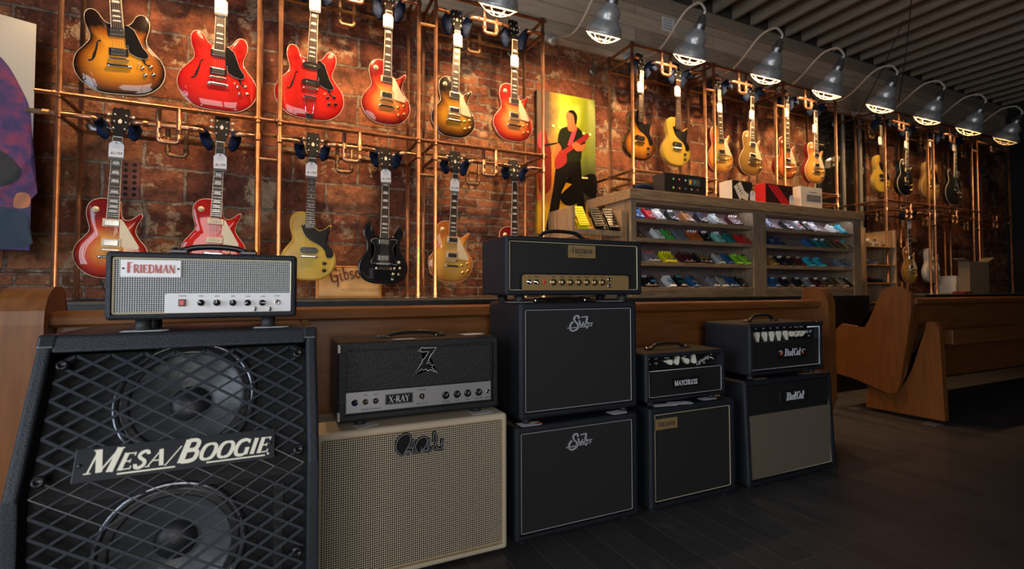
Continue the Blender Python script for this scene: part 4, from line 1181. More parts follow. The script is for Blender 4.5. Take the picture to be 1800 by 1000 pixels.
for bay, rows_, plates, x0p, nm, ymid in ((0, B1, P1, 1100, 'left bay', (378, 425, 466, 505)), (1, B2, P2, 1320, 'right bay', (392, 428, 462, 500))):
    for r_, row in enumerate(rows_):
        for j, (v, kd, c, kc) in enumerate(row):
            yy, zz = SF+.026, SZ[r_]-.008
            x = at(x0p+v/5.554+1, ymid[r_], yy+.04)[0]
            nb = ('next to the %s one' % qual(row[j-1][2])) if j else 'leftmost'
            lb = '%s pedal on the %s, %s, %s' % (qual(c), SHN[r_], nm, nb)
            if kc != c and len(lb.split()) < 15: lb = lb.replace(' pedal', ' pedal, %s knobs,' % qual(kc), 1)
            pedal(kd, c, kc, x, yy, zz, lb, random.uniform(-4, 4), plate=plates.get((r_, j), c))

# low shelf with three wah pedals
W0 = Vector((2.16*KS, SF, kz(1.50)))
t = thing('pedal_side_shelf', 'small pale wood shelf with three treadle pedals, left of the long shelf unit', 'shelf', W0)
PALE = wood_mat('pale_rough_pine', (0.26, 0.16, 0.085), (0.42, 0.28, 0.16), (26, 26, 4), rough=.65, bump=.3)
def wp(name, x0, x1, y0, y1, z0, z1, m=PALE):
    bm = NB(); box(bm, x0*KS, x1*KS, y0-.17 if y0 < 3.7 else y0-.17, y1-.17 if y1 < 4 else y1, kz(z0), kz(z1), .003); bmesh.ops.translate(bm, verts=bm.verts, vec=-W0); return obj(name, bm, m, t)
wp('side_panel', 2.15, 2.175, 3.42, 3.80, 1.48, 1.735); wp('side_panel', 2.655, 2.715, 3.44, 3.80, 1.30, 1.74)
wp('shelf_lip', 2.175, 2.655, 3.42, 3.44, 1.505, 1.55)
bm = NB(); hexa(bm, [(x*KS, y-.17, kz(z)) for x in (2.175, 2.655) for (y, z) in ((3.44, 1.505), (3.44, 1.52), (3.70, 1.60), (3.70, 1.615))]); bmesh.ops.translate(bm, verts=bm.verts, vec=-W0); obj('slanted_shelf', bm, PALE, t)
wp('wall_cleat', 2.175, 2.655, 3.74, WALL, 1.50, 1.58)
def wah(x, c, tread, label, nudge=0):
    p = thing('treadle_pedal', label, 'effects pedal', (x*KS, 3.275, kz(1.532)), (R(41), 0, R(-12)), 'treadle pedals on the side shelf')
    bm = NB(); hexa(bm, [(-.05, 0, 0), (-.05, 0, .035), (-.045, .24, 0), (-.045, .24, .05), (.05, 0, 0), (.05, 0, .035), (.045, .24, 0), (.045, .24, .05)], .005); obj('base', bm, c, p)
    bm = NB(); hexa(bm, [(-.042, .005, .045), (-.042, .005, .058), (-.042, .235, .075), (-.042, .235, .088), (.042, .005, .045), (.042, .005, .058), (.042, .235, .075), (.042, .235, .088)], .004); tr = obj('treadle', bm, tread, p)
    bm = NB(); tube(bm, [(-.046, .12, .055), (.046, .12, .055)], .007, 8); obj('hinge', bm, CHROME, p)
    bm = NB()
    for i in range(7): box(bm, -.034, .034, .02+i*.03, .03+i*.03, .0585+i*.0039, .064+i*.0039)
    obj('tread_ribs', bm, c if tread is CHROME else BLACKP if tread is not CHROME and c is not pmat('yellow') else c, tr)
    return p
YP = mat('pedal_yellow', PC['yellow'], .3, coat=.5)
wah(2.27, YP, YP, 'fluorescent yellow treadle pedal on the small pale side shelf'); wah(2.43, CHROME, BLACKP, 'chrome-edged treadle pedal between the yellow and the black ones'); wah(2.57, BLACKP, BLACKP, 'black treadle pedal nearest the long shelf unit')

# narrow free-standing shelf at the right end
NY0, NY1 = 3.44, 3.78
nx0, nx1 = 6.10, 6.74
N0 = Vector((nx0, NY0, 0)); t = thing('narrow_shelf', 'narrow pine shelf stand right of the long pedal shelf unit', 'shelf unit', N0)
def npz(name, x0, x1, y0, y1, z0, z1, m=PALE):
    bm = NB(); box(bm, x0, x1, y0, y1, z0, z1, .002); bmesh.ops.translate(bm, verts=bm.verts, vec=-N0); return obj(name, bm, m, t)
for x in (nx0, nx1-.03): npz('side_panel', x, x+.03, NY0, NY1, 0, at(1568, 404, NY0)[1], PALE)
npz('back_panel', nx0+.03, nx1-.03, NY1-.012, NY1, 0, 1.60, GREYW)
nz_ = [at(1545, py, NY0)[1] for py in (433, 465, 497, 531, 570, 620)]
for z in nz_: npz('shelf', nx0+.03, nx1-.03, NY0, NY1-.012, z-.012, z, PLY)
for i, (fx, c, k, kc) in enumerate(((.15, 'tan', 0, 'white'), (.36, 'beige', 0, 'white'), (.57, 'tan', 0, 'black'), (.45, 'grey', 1, 'white'), (.5, 'black', 2, 'red'))):
    if fx in (.15, .36, .57): pedal('s', c, kc, nx0+.04+(nx1-nx0)*fx, NY0+.03, nz_[k]+.001, ['tan effects pedal on the narrow stand, leftmost of three', 'beige effects pedal in the middle of three on the narrow stand', 'tan effects pedal with black knobs on the narrow stand'][i], slope=R(20))
    else: pedal('w' if k == 2 else 's', c, kc, nx0+(nx1-nx0)*fx, NY0+.03, nz_[k]+.001, 'grey effects pedal alone on the second shelf of the narrow stand' if k == 1 else 'black effects pedal with red knobs on the third shelf of the narrow stand', slope=R(4))

# ================================================================ boxes on top of the shelf unit
def carton(x0, x1, y0, y1, z0, z1, side, face, label, name='product_box'):
    t = thing(name, label, 'box', (x0, y0, z0))
    bm = NB(); box(bm, 0, x1-x0, 0.0006, y1-y0, 0, z1-z0, .002); obj('carton', bm, side, t)
    bm = NB(); box(bm, .001, x1-x0-.001, 0, .001, .001, z1-z0-.001); obj('printed_face', bm, face, t)
    return t
KB = mat('carton_black', (.012, .012, .014), .35); KW = mat('carton_white', (.66, .62, .56), .5); KR = mat('carton_red', (.48, .012, .02), .4); GR = mat('print_grey', (.25, .25, .26), .5)
t = carton(2.9986, 3.4780, 3.29, 3.440, TOPZ+.001, 2.0652, mat('carton_charcoal', (.03, .03, .035), .4), KB, 'long black product box with coloured dots, on top of the shelf unit')
bm = NB(); box(bm, .27, .41, -.0012, 0, .09, .15); obj('screen_print', bm, mat('print_slate', (.06, .07, .08), .4), t)
for i, (c, x, z) in enumerate((('green', .10, .13), ('red', .17, .13), ('sky', .24, .13), ('lime', .10, .055), ('orange', .17, .055), ('blue', .24, .055), ('grey', .31, .055), ('maroon', .38, .055))):
    bm = NB(); lathe(bm, [(.009, 0), (.009, -.001), (.0001, -.001)], x, 0, z, 12, 'Y'); obj('dot', bm, pmat(c), t)
for i, (c, x) in enumerate((('yellow', .285), ('red', .305), ('blue', .325), ('green', .345))):
    bm = NB(); box(bm, x, x+.018, -.002, -.001, .10+.01*(i % 2), .14); obj('colour_patch', bm, pmat(c), t)
t = carton(3.8117, 4.0796, 3.29, 3.440, TOPZ+.001, 2.0746, KW, KB, 'white box with black front showing a white pedal picture, on the shelf unit')
bm = NB(); prism(bm, [(.02, .13), (.11, .185), (.16, .10), (.22, .07), (.20, .01), (.12, .03), (.10, .01)], -.001, 0); obj('pedal_picture', bm, KW, t)
for i in range(6):
    bm = NB(); lathe(bm, [(.007, 0), (.007, -.0015), (.0001, -.0015)], .07+.022*(i % 3)+.012*(i//3), -.0005, .145-.02*(i % 3)-.03*(i//3), 10, 'Y'); obj('picture_knob', bm, KB, t)
t = carton(4.2629, 4.6624, 3.29, 3.410, TOPZ+.001, 2.0840, KR, mat('carton_dark_red', (.025, .008, .01), .4), 'red box with dark front and slanted red stripes, on the shelf unit')
for i in range(3):
    bm = NB(); prism(bm, [(.03+.05*i, .19), (.07+.05*i, .19), (.28+.045*i, .01), (.23+.045*i, .01)], -.001-.0002*i, 0); obj('stripe', bm, KR, t)
t = carton(4.7846, 5.1183, 3.29, 3.380, TOPZ+.001, 2.1028, KW, KW, 'white product box with a dark display picture, rightmost on the shelf unit')
bm = NB(); box(bm, .09, .31, -.001, 0, .075, .14); obj('display_print', bm, mat('print_darkgrey', (.07, .07, .08), .5), t)
for i in range(9):
    bm = NB(); box(bm, .10+i*.023, .112+i*.023, -.0018, -.001, .08, .135); obj('display_bar', bm, GR, t)
bm = NB(); box(bm, .13, .25, -.001, 0, .165, .172); obj('title_line', bm, GR, t)
for X, Y, lb in ((4.0749, 3.285, 'the black-fronted white box'), (4.6342, 3.285, 'the red product box')):
    tt = dup(tagp, 'price tag leaning on ' + lb, 'price tags on the boxes'); tt.location = (X, Y-.004, TOPZ+.108); tt.rotation_euler = (0, R(3), 0)
bm = NB(); lump(bm, [(2.72, 3.36, TOPZ+.035), (2.80, 3.34, TOPZ+.042), (2.88, 3.34, TOPZ+.038), (2.94, 3.36, TOPZ+.03)], [.02, .038, .035, .016], 77)
tag(obj('cloth', bm, DENIM, None, True), 'crumpled dark blue cloth at the left end of the shelf top', 'cloth')

# ================================================================ wooden plaque behind the black guitar
t = thing('dealer_plaque', 'pale wooden plaque with carved brown lettering, leaning on the brick wall', 'plaque', (.245, 3.83, LEDGE), (R(-8), 0, 0))
PLQ = wood_mat('plaque_maple', (0.78, 0.44, 0.16), (0.88, 0.56, 0.24), (4, 30, 30), rough=.35, coat=.4)
PLE = mat('plaque_edge', (.72, .30, .06), .35); LET = mat('carved_brown', (.22, .06, .012), .4)
bm = NB(); box(bm, 0, .465, 0, .02, 0, .245, .004); obj('board', bm, PLE, t)
bm = NB(); box(bm, .016, .449, -.010, 0, .014, .231, .012, 3); obj('raised_panel', bm, PLQ, t)
def script(strokes, ox, oz, s, y0, y1, mt, parent, name, shear=0.0, rot=0.0, wk=1.0):
    bm = NB()
    for pts, wd in strokes:
        q = spline(pts, 5, False) if len(pts) > 2 else list(pts)
        q = [((x+z*shear)*s, z*s) for x, z in q]
        q = [(ox+x*math.cos(rot)-z*math.sin(rot), oz+x*math.sin(rot)+z*math.cos(rot)) for x, z in q]
        ribbon(bm, q, wd*s*wk, y0, y1)
    return obj(name, bm, mt, parent)
GIB = [([(.75,.95),(.62,1.12),(.38,1.12),(.22,.95),(.2,.55),(.22,.15),(.4,.03),(.62,.10),(.68,.35),(.68,.5)],.15),([(.42,.52),(.70,.52)],.13),([(.70,.55),(.66,-.1),(.56,-.42)],.14),
       ([(.95,.68),(.95,.2),(1.02,.06),(1.12,.1)],.14),([(.95,.92),(.96,.98)],.14),([(1.28,1.2),(1.28,.1)],.14),([(1.28,.55),(1.42,.68),(1.56,.58),(1.56,.2),(1.42,.06),(1.28,.12)],.13),
       ([(2.05,.62),(1.85,.68),(1.76,.52),(1.9,.38),(2.04,.24),(1.94,.06),(1.72,.1)],.13),([(2.3,.62),(2.2,.35),(2.32,.06),(2.5,.1),(2.56,.38),(2.45,.62),(2.3,.62)],.13),
       ([(2.76,.05),(2.78,.66)],.14),([(2.78,.5),(2.95,.67),(3.08,.5),(3.1,.1),(3.12,-.25),(3.0,-.36)],.13)]
script(GIB, .095, .115, .085, -.016, -.009, LET, t, 'carved_word', rot=R(10))
text('AUTHORIZED DEALER', .030, .315, -.0105, .062, mat('routed_letters', (.42, .20, .06), .5), t, 'routed_lettering', sx=.92)

# ================================================================ pews
PEW = wood_mat('varnished_pew_oak', (0.125, 0.040, 0.009), (0.20, 0.072, 0.018), (3, 26, 26), rough=.38, coat=.25, bump=.08)
PEWV = wood_mat('varnished_pew_oak_end', (0.13, 0.042, 0.010), (0.21, 0.076, 0.019), (26, 20, 3), rough=.38, coat=.25, bump=.08)
def pew_panel(t, o, name, x0, x1, prof, m=PEWV, bev=.008):
    bm = NB(); prism(bm, prof, x0, x1, plane='YZ')
    bmesh.ops.translate(bm, verts=bm.verts, vec=-o)
    return obj(name, bm, m, t)
def arc(c, r, a0, a1, n=6): return [(c[0]+r*math.cos(R(a0+(a1-a0)*i/n)), c[1]+r*math.sin(R(a0+(a1-a0)*i/n))) for i in range(n+1)]
END = [(2.15, .30), (2.15, .94)] + [(2.155, .985), (2.175, 1.025), (2.205, 1.052), (2.24, 1.065), (2.30, 1.066), (2.328, 1.05), (2.34, 1.0), (2.37, .86), (2.42, .74), (2.50, .70), (2.72, .69), (2.80, .64), (2.82, .50), (2.80, .34), (2.70, .26), (2.45, .17), (2.2, .17)]
o = Vector((-.70, 2.15, 0))
t = thing('church_pew', 'long orange-brown church pew behind the amplifiers, its back towards us', 'pew', o)
pew_panel(t, o, 'end_panel', -.825, -.70, [(2.15, 0.0)]+END[1:-3]+[(2.70, 0)])
pew_panel(t, o, 'end_panel', 3.385, 3.46, END)
def pb(name, x0, x1, y0, y1, z0, z1, m=PEW, bev=.004):
    bm = NB(); box(bm, x0, x1, y0, y1, z0, z1, bev); bmesh.ops.translate(bm, verts=bm.verts, vec=-o); return obj(name, bm, m, t)
def rail(x0, x1):
    bm = NB(); prism(bm, [(2.215, .925), (2.20, .935), (2.197, .958), (2.205, .972), (2.235, .980), (2.31, .980), (2.31, .925)], x0, x1, plane='YZ')
    bmesh.ops.translate(bm, verts=bm.verts, vec=-o); obj('top_rail', bm, PEW, t)
rail(-.70, 3.385)
pb('back_board', -.70, 3.385, 2.25, 2.275, .30, .93)
pb('seat', -.70, 3.385, 2.275, 2.78, .42, .45)
pb('foot_panel', 3.25, 3.30, 2.28, 2.7, 0, .42); pb('foot_panel', 1.3, 1.35, 2.28, 2.7, 0, .42)
# second pew
X2 = 4.60
o = Vector((X2, 2.15, 0))
t = thing('church_pew', 'darker church pew at the right whose whole L-shaped end panel shows', 'pew', o)
def q(px, py): 
    d = R2*((px-CX)/FOC) - U2*((py-CY)/FOC) + F
    return (d.y*X2/d.x, CAM_H+d.z*X2/d.x)
ENDP = [q(*p) for p in ((1600, 560), (1602, 530), (1601, 517), (1590, 509), (1572, 504), (1558, 505), (1548, 513), (1537, 540), (1527, 563), (1520, 575), (1508, 574), (1480, 569), (1470, 578), (1466, 610), (1467, 655), (1500, 665), (1545, 684), (1562, 692), (1576, 690), (1583, 670))]
pew_panel(t, o, 'end_panel', X2, X2+.05, ENDP)
pew_panel(t, o, 'foot_panel', X2+.05, X2+.11, [q(*p) for p in ((1655, 742), (1645, 580), (1636, 567), (1624, 566), (1597, 650), (1575, 690), (1520, 670), (1516, 716))])
bm = NB(); box(bm, X2-.02, X2+.10, 2.10, 2.20, 0, .006); bmesh.ops.translate(bm, verts=bm.verts, vec=-o); obj('floor_bracket', bm, GREYMETAL, t)
bm = NB(); box(bm, X2-.02, X2+.10, 2.66, 2.76, 0, .006); bmesh.ops.translate(bm, verts=bm.verts, vec=-o); obj('floor_bracket', bm, GREYMETAL, t)
def rail2(x0, x1):
    bm = NB(); prism(bm, [(2.255, .925), (2.24, .935), (2.237, .958), (2.245, .972), (2.275, .980), (2.35, .980), (2.35, .925)], x0, x1, plane='YZ')
    bmesh.ops.translate(bm, verts=bm.verts, vec=-o); obj('top_rail', bm, PEW, t)
rail2(X2+.05, 8.6)
bm = NB(); hexa(bm, [(x, y, z) for x in (X2+.05, 8.6) for (y, z) in ((2.33, .3), (2.29, .93), (2.355, .3), (2.315, .93))]); bmesh.ops.translate(bm, verts=bm.verts, vec=-o); obj('back_board', bm, PEW, t)
pb('book_rack', X2+.35, X2+1.6, 2.14, 2.30, .60, .72); pb('seat', X2+.05, 8.6, 2.36, 2.85, .42, .45); pb('foot_panel', 8.5, 8.6, 2.2, 2.8, 0, .42)

# ================================================================ things on the far ledge and loose bits
KRAFT = mat('kraft_card', (.22, .16, .10), .75)
x0, x1 = 8.25, 8.95
t = thing('open_carton', 'tall open cardboard carton with flaps, on the ledge at the dark right end', 'box', (x0, 3.5, LEDGE))
bm = NB()
for a in ((0, .5, 0, .01), (0, .48, .115, .12), (0, .01, .01, .115), (.47, .48, .01, .115)): box(bm, a[0], a[1], a[2], a[3], 0, .42)
box(bm, .01, .49, .01, .115, 0, .01); obj('carton', bm, KRAFT, t)
for nm, P in (('flap', [(-.13, .0, .45), (-.13, .0, .458), (-.13, .12, .45), (-.13, .12, .458), (0, 0, .42), (0, 0, .428), (0, .12, .42), (0, .12, .428)]),
              ('flap', [(.5, 0, .42), (.5, 0, .428), (.5, .12, .42), (.5, .12, .428), (.66, 0, .48), (.66, 0, .488), (.66, .12, .48), (.66, .12, .488)])):
    bm = NB(); hexa(bm, P); obj(nm, bm, KRAFT, t)
t.location = (at(1706, 520, 3.30)[0], 3.30, LEDGE+.001)
xw = at(1680, 500, 3.5)[0]
bm = NB(); box(bm, xw, xw+.36, 3.5, 3.74, LEDGE, LEDGE+.125, .003); tag(obj('white_box', bm, KW), 'white box on the ledge, lower of two left of the open carton', 'box')
bm = NB(); box(bm, xw+.02, xw+.36, 3.5, 3.73, LEDGE+.127, LEDGE+.24, .003); tag(obj('white_box', bm, KW), 'white box stacked on top of another, left of the open carton', 'box')
bm = NB(); box(bm, xw-.28, xw-.05, 3.30, 3.42, LEDGE, LEDGE+.03, .005); tag(obj('dark_red_case', bm, mat('dark_red', (.18, .01, .01), .4)), 'small dark red case lying on the far ledge', 'case')
bm = NB(); a = at(145, 463, 3.6); b = at(178, 520, 3.65)
tube(bm, spline([(a[0], 3.80, a[1]+.1), (a[0]+.02, 3.78, a[1]-.02), (b[0]+.02, 3.70, b[1]), (b[0]+.14, 3.62, LEDGE+.008), (b[0]+.5, 3.60, LEDGE+.008), (b[0]+.9, 3.66, LEDGE+.008)], 5, False), .005, 6)
tube(bm, spline([(a[0]-.06, 3.68, LEDGE+.008), (a[0]+.1, 3.6, LEDGE+.008), (a[0]+.3, 3.58, LEDGE+.008)], 5, False), .006, 6)
tag(obj('cable', bm, RUBBER, None, True), 'thin black cable on the ledge behind the silver-fronted amplifier head', 'cable')
bm = NB(); tube(bm, spline([(-.05, 3.33, LEDGE+.005), (.05, 3.31, LEDGE+.005), (.18, 3.32, LEDGE+.006), (.22, 3.31, LEDGE+.006), (.5, 3.32, LEDGE+.005), (1.0, 3.315, LEDGE+.005)], 5, False), .004, 6)
tag(obj('cable', bm, RUBBER, None, True), 'thin black cable along the ledge edge below the wooden plaque', 'cable')
# dark guitar case at far left
bm = NB(); hexa(bm, [(-1.75, 2.5, 0), (-1.72, 2.95, .9), (-1.75, 2.75, 0), (-1.72, 3.15, .9), (-.98, 2.5, 0), (-.98, 2.95, .9), (-.98, 2.75, 0), (-.98, 3.15, .9)], .03, 3)
tag(obj('equipment_case', bm, mat('case_black', (.016, .018, .016), .45, bump=.4, bscale=300)), 'dark case leaning at the far left beyond the pew end', 'case')

# ================================================================ lettering drawn with strokes
GL = {  # glyph: (advance, [(points, thick?)], serif spots)
 'M': (1.16, [([(.14,0),(.16,1)],0),([(.16,1),(.56,.02)],1),([(.56,.02),(.92,1)],0),([(.94,1),(.94,0)],1)], [(.14,0),(.94,0),(.12,1),(.97,1)]),
 'E': (.80, [([(.2,0),(.2,1)],1),([(.2,.96),(.66,.96)],0),([(.2,.5),(.54,.5)],0),([(.2,.04),(.70,.04)],0),([(.66,1),(.66,.8)],0),([(.70,0),(.70,.2)],0),([(.54,.6),(.54,.4)],0)], [(.2,0),(.2,1)]),
 'S': (.72, [([(.6,.78),(.52,.94),(.34,.98),(.17,.88),(.15,.70),(.32,.54),(.5,.42),(.58,.26),(.5,.08),(.32,.02),(.16,.08),(.1,.26)],.75)], []),
 'A': (.98, [([(.1,0),(.50,1)],0),([(.48,1),(.84,0)],1),([(.26,.34),(.70,.34)],0)], [(.1,0),(.86,0)]),
 '/': (.62, [([(.08,-.06),(.58,1.05)],0)], []),
 'B': (.86, [([(.2,0),(.2,1)],1),([(.2,.96),(.48,.96),(.64,.86),(.64,.62),(.48,.52),(.2,.52)],.6),([(.2,.52),(.52,.52),(.72,.42),(.72,.14),(.54,.04),(.2,.04)],.65)], [(.2,0),(.2,1)]),
 'O': (1.0, [([(.5,.99),(.22,.88),(.12,.5),(.22,.12),(.5,.01)],'o'),([(.5,.01),(.78,.12),(.88,.5),(.78,.88),(.5,.99)],'o')], []),
 'G': (.98, [([(.82,.80),(.68,.95),(.48,.98),(.22,.86),(.12,.5),(.22,.12),(.5,.01),(.70,.06),(.82,.14)],'g'),([(.80,.44),(.80,.04)],1),([(.66,.44),(.92,.44)],0),([(.82,1),(.82,.74)],0)], []),
 'I': (.44, [([(.22,0),(.22,1)],1)], [(.22,0),(.22,1)]),
 'X': (.94, [([(.14,1),(.78,0)],1),([(.78,1),(.14,0)],0)], [(.14,1),(.78,0),(.78,1),(.14,0)]),
 '-': (.46, [([(.06,.42),(.38,.42)],.7)], []),
 'R': (.92, [([(.2,0),(.2,1)],1),([(.2,.96),(.5,.96),(.66,.84),(.66,.62),(.5,.5),(.2,.5)],.55),([(.42,.5),(.82,0)],1)], [(.2,0),(.2,1),(.84,0)]),
 'Y': (.92, [([(.12,1),(.46,.46)],1),([(.80,1),(.46,.46)],0),([(.46,.48),(.46,0)],1)], [(.12,1),(.80,1),(.46,0)]),
 'T': (.84, [([(.42,0),(.42,1)],1),([(.08,.96),(.76,.96)],0),([(.08,1),(.08,.8)],0),([(.76,1),(.76,.8)],0)], [(.42,0)]),
 'C': (.90, [([(.78,.78),(.64,.95),(.46,.98),(.22,.86),(.12,.5),(.22,.12),(.5,.01),(.70,.08),(.80,.24)],'g'),([(.78,1),(.78,.74)],0)], []),
 'H': (.98, [([(.2,0),(.2,1)],1),([(.76,0),(.76,1)],1),([(.2,.5),(.76,.5)],0)], [(.2,0),(.2,1),(.76,0),(.76,1)]),
 'L': (.74, [([(.2,0),(.2,1)],1),([(.2,.04),(.66,.04)],0),([(.66,0),(.66,.24)],0)], [(.2,0),(.2,1)]),
 'F': (.72, [([(.2,0),(.2,1)],1),([(.2,.96),(.66,.96)],0),([(.2,.56),(.56,.56)],0)], [(.2,0),(.2,1)]),
 'D': (.94, [([(.2,0),(.2,1)],1),([(.2,.97),(.46,.97),(.74,.82),(.82,.5),(.74,.18),(.46,.03),(.2,.03)],.4)], [(.2,0),(.2,1)]),
 'N': (.96, [([(.16,0),(.16,1)],0),([(.14,1),(.80,0)],1),([(.80,0),(.80,1)],0)], [(.16,0),(.14,1),(.80,1)]),
}
def caps(s, x, z, h, y0, y1, m, parent, small=.74, serif=True, thick=.17, thin=.055, shear=0.0, sx=1.0, name='lettering', big=(0,), track=0.0, width=None, rot=0.0):
    cnt = [0]
    def lay(bm):
        cx = 0.0
        for i, c in enumerate(s):
            k = 1.0 if (i in big or small == 1) else small
            adv, strokes, ser = GL[c]
            def P(p): 
                X = (cx+p[0]*k); Z = p[1]*k
                return (X+Z*shear, Z)
            if bm is not None:
                for pts, th in strokes:
                    if th in ('o', 'g'):
                        q = spline([P(p) for p in pts], 4, False); n = len(q)
                        ms = [.4+.6*math.sin(PI*j/(n-1)) for j in range(n)] if th == 'o' else [.45+.55*min(1, max(0, math.sin(PI*min(1, j/(n-1)*1.15))))  for j in range(n)]
                        wd = [thin*k+(thick-thin)*k*v for v in ms]
                    else:
                        q = [P(p) for p in pts]
                        if len(q) > 2: q = spline(q, 4, False)
                        wd = (thin+(thick-thin)*th)*k
                    q = [(a*H*sx, b*H) for a, b in q]
                    cnt[0] += 1; ribbon(bm, q, [v*H for v in wd] if isinstance(wd, list) else wd*H, y0-cnt[0]*.00002, y1)
                if serif:
                    for p in ser:
                        a = P((p[0]-.13, p[1]+(.02 if p[1] < .5 else -.02))); b = P((p[0]+.13, p[1]+(.02 if p[1] < .5 else -.02)))
                        cnt[0] += 1; ribbon(bm, [(a[0]*H*sx, a[1]*H), (b[0]*H*sx, b[1]*H)], .05*k*H, y0-cnt[0]*.00002, y1)
            cx += adv*k + track
        return cx
    H = h
    tot = lay(None)*sx*h
    if width: sx = sx*width/tot; tot = width
    bm = NB(); lay(bm)
    for v in bm.verts: v.co.x -= tot/2
    bmesh.ops.transform(bm, matrix=Matrix.Translation((x, 0, z)) @ Matrix.Rotation(-rot, 4, 'Y'), verts=bm.verts)
    return obj(name, bm, m, parent)

# ================================================================ amplifiers and speaker cabinets
def shell_bm(W, D, H, fr, rec, r, lean=0.0):
    bm = NB(); box(bm, 0, W, 0, D, 0, H)
    f = [f for f in bm.faces if all(abs(v.co.y) < 1e-6 for v in f.verts)][0]
    outer = [e for e in bm.edges]
    bmesh.ops.bevel(bm, geom=outer, offset=r, segments=3, affect='EDGES', profile=0.5)
    f = max([f for f in bm.faces if all(abs(v.co.y) < 1e-6 for v in f.verts)], key=lambda f: f.calc_area())
    bmesh.ops.inset_individual(bm, faces=[f], thickness=fr-r, depth=0)
    bmesh.ops.inset_individual(bm, faces=[f], thickness=.0006, depth=0)
    for v in f.verts: v.co.y += rec
    if lean:
        for v in bm.verts: v.co.y += lean*v.co.z/H*(1-v.co.y/D)
    return bm
def rect_tube(x0, x1, z0, z1, y, r, rad=.006, skip=None):
    P = [(x0, y, z0), (x1, y, z0), (x1, y, z1), (x0, y, z1)]
    out = []
    for i in range(4):
        a, b, c = Vector(P[i-1]), Vector(P[i]), Vector(P[(i+1) % 4])
        u = (a-b).normalized()*rad; v = (c-b).normalized()*rad
        for k in range(4):
            t = k/3; out.append((b+u)*(1-t)**2+b*2*t*(1-t)+(b+v)*t*t)
    bm = NB(); tube(bm, out, r, 6, closed=True); return bm
def feet(t, W, D, h, r=.019, inset=.06, m=RUBBER, din=.045):
    for x in (inset, W-inset):
        for y in (din, D-din):
            bm = NB(); lathe(bm, [(r*.85, -h), (r, -h+.003), (r*.95, .0)], x, y, 0, 16); obj('foot', bm, m, t, True)
def handle(t, x, y, z, L, rise=.028, caps_=True, m=BLACKP, th=.012):
    bm = NB()
    pts = [(x-L/2, y, z+.006), (x-L*.42, y, z+.012), (x-L*.28, y, z+rise*.85), (x, y, z+rise), (x+L*.28, y, z+rise*.85), (x+L*.42, y, z+.012), (x+L/2, y, z+.006)]
    pts = spline(pts, 5, False)
    tube(bm, pts, [th*.7]*len(pts), 10)
    for v in bm.verts: v.co.y = y+(v.co.y-y)*1.7
    h = obj('handle', bm, m, t)
    for s in (-1, 1):
        bm = NB(); box(bm, x+s*L*.5-.022, x+s*L*.5+.022, y-.015, y+.015, z, z+.013, .004)
        lathe(bm, [(.006, 0), (.006, .004), (.0001, .005)], x+s*L*.5-.010, y, z+.013, 10); lathe(bm, [(.006, 0), (.006, .004), (.0001, .005)], x+s*L*.5+.012, y, z+.013, 10)
        obj('handle_cap', bm, CHROME if caps_ else BLACKP, h)
def corner_caps(t, W, D, H, m=BLACKP, s=.03, tops=True, bots=True):
    for x in (0, W):
        for z in ([H] if tops else []) + ([0] if bots else []):
            bm = NB(); sx = 1 if x == 0 else -1; sz = -1 if z else 1
            a, b = x-sx*.0015, x+sx*s; c, d = z-sz*.0015, z+sz*s
            box(bm, min(a, b), max(a, b), -.0018, s*.5, min(c, d), max(c, d), .007, 2)
            obj('corner_protector', bm, m, t)
def knob_round(t, x, z, y, r=.009, h=.012, m=BLACKP, pointer=WHITEP, ang=0.3, skirt=None):
    bm = NB()
    if skirt: lathe(bm, [(r*1.45, 0), (r*1.4, -.002), (r, -.003)], x, y, z, 20, 'Y')
    lathe(bm, [(r, 0), (r, -h*.3), (r*.86, -h), (.0001, -h)], x, y, z, 20, 'Y'); k = obj('knob', bm, m, t)
    bm = NB(); ribbon(bm, [(x, z), (x+math.sin(ang)*r, z+math.cos(ang)*r)], .0016, y-h-.0006, y-h+.0002); obj('pointer', bm, pointer, k)
def knob_chicken(t, x, z, y, ang, s=1.0):
    bm = NB()
    pts = [(-.0085, -.010), (0, -.0125), (.0085, -.010), (.0095, .0), (.006, .008), (.0018, .021), (-.0018, .021), (-.006, .008), (-.0095, 0)]
    c, sn = math.cos(ang), math.sin(ang)
    prism(bm, [(x+(a*c+b*sn)*s, z+(-a*sn+b*c)*s) for a, b in pts], y-.014, y); obj('pointer_knob', bm, CREAMK, t)
def toggle(t, x, z, y, m=NICKEL, up=1, base=.0085):
    bm = NB(); lathe(bm, [(base, 0), (base, -.002), (base*.55, -.003), (base*.55, -.006), (.0001, -.0065)], x, y, z, 14, 'Y')
    tube(bm, [(x, y-.004, z), (x, y-.018, z+.006*up)], [.0018, .0032], 8); obj('toggle_switch', bm, m, t)
def jackm(t, x, z, y, r=.009):
    bm = NB(); lathe(bm, [(r, 0), (r, -.003), (r*.55, -.003), (r*.5, .0)], x, y, z, 16, 'Y'); j = obj('input_jack', bm, NICKEL, t)
    bm = NB(); lathe(bm, [(r*.5, -.0015), (.0001, -.0015)], x, y, z, 12, 'Y', cap=False); obj('socket_hole', bm, BLACKP, j)
CREAMK = mat('ivory_knob', (.78, .74, .62), .35)
def amp(name, label, cat, X0, X1, Z0, Z1, Y, D, shellm, fr=.022, rec=.02, r=.011, lean=0.0, part='cabinet_shell'):
    t = thing(name, label, cat, (X0, Y, Z0)); t['d'] = 0; del t['d']
    obj(part, shell_bm(X1-X0, D, Z1-Z0, fr, rec, r, lean), shellm, t)
    def loc(px, py, Yp=None):
        x, z = at(px, py, Y if Yp is None else Yp); return x-X0, z-Z0
    return t, X1-X0, Z1-Z0, loc
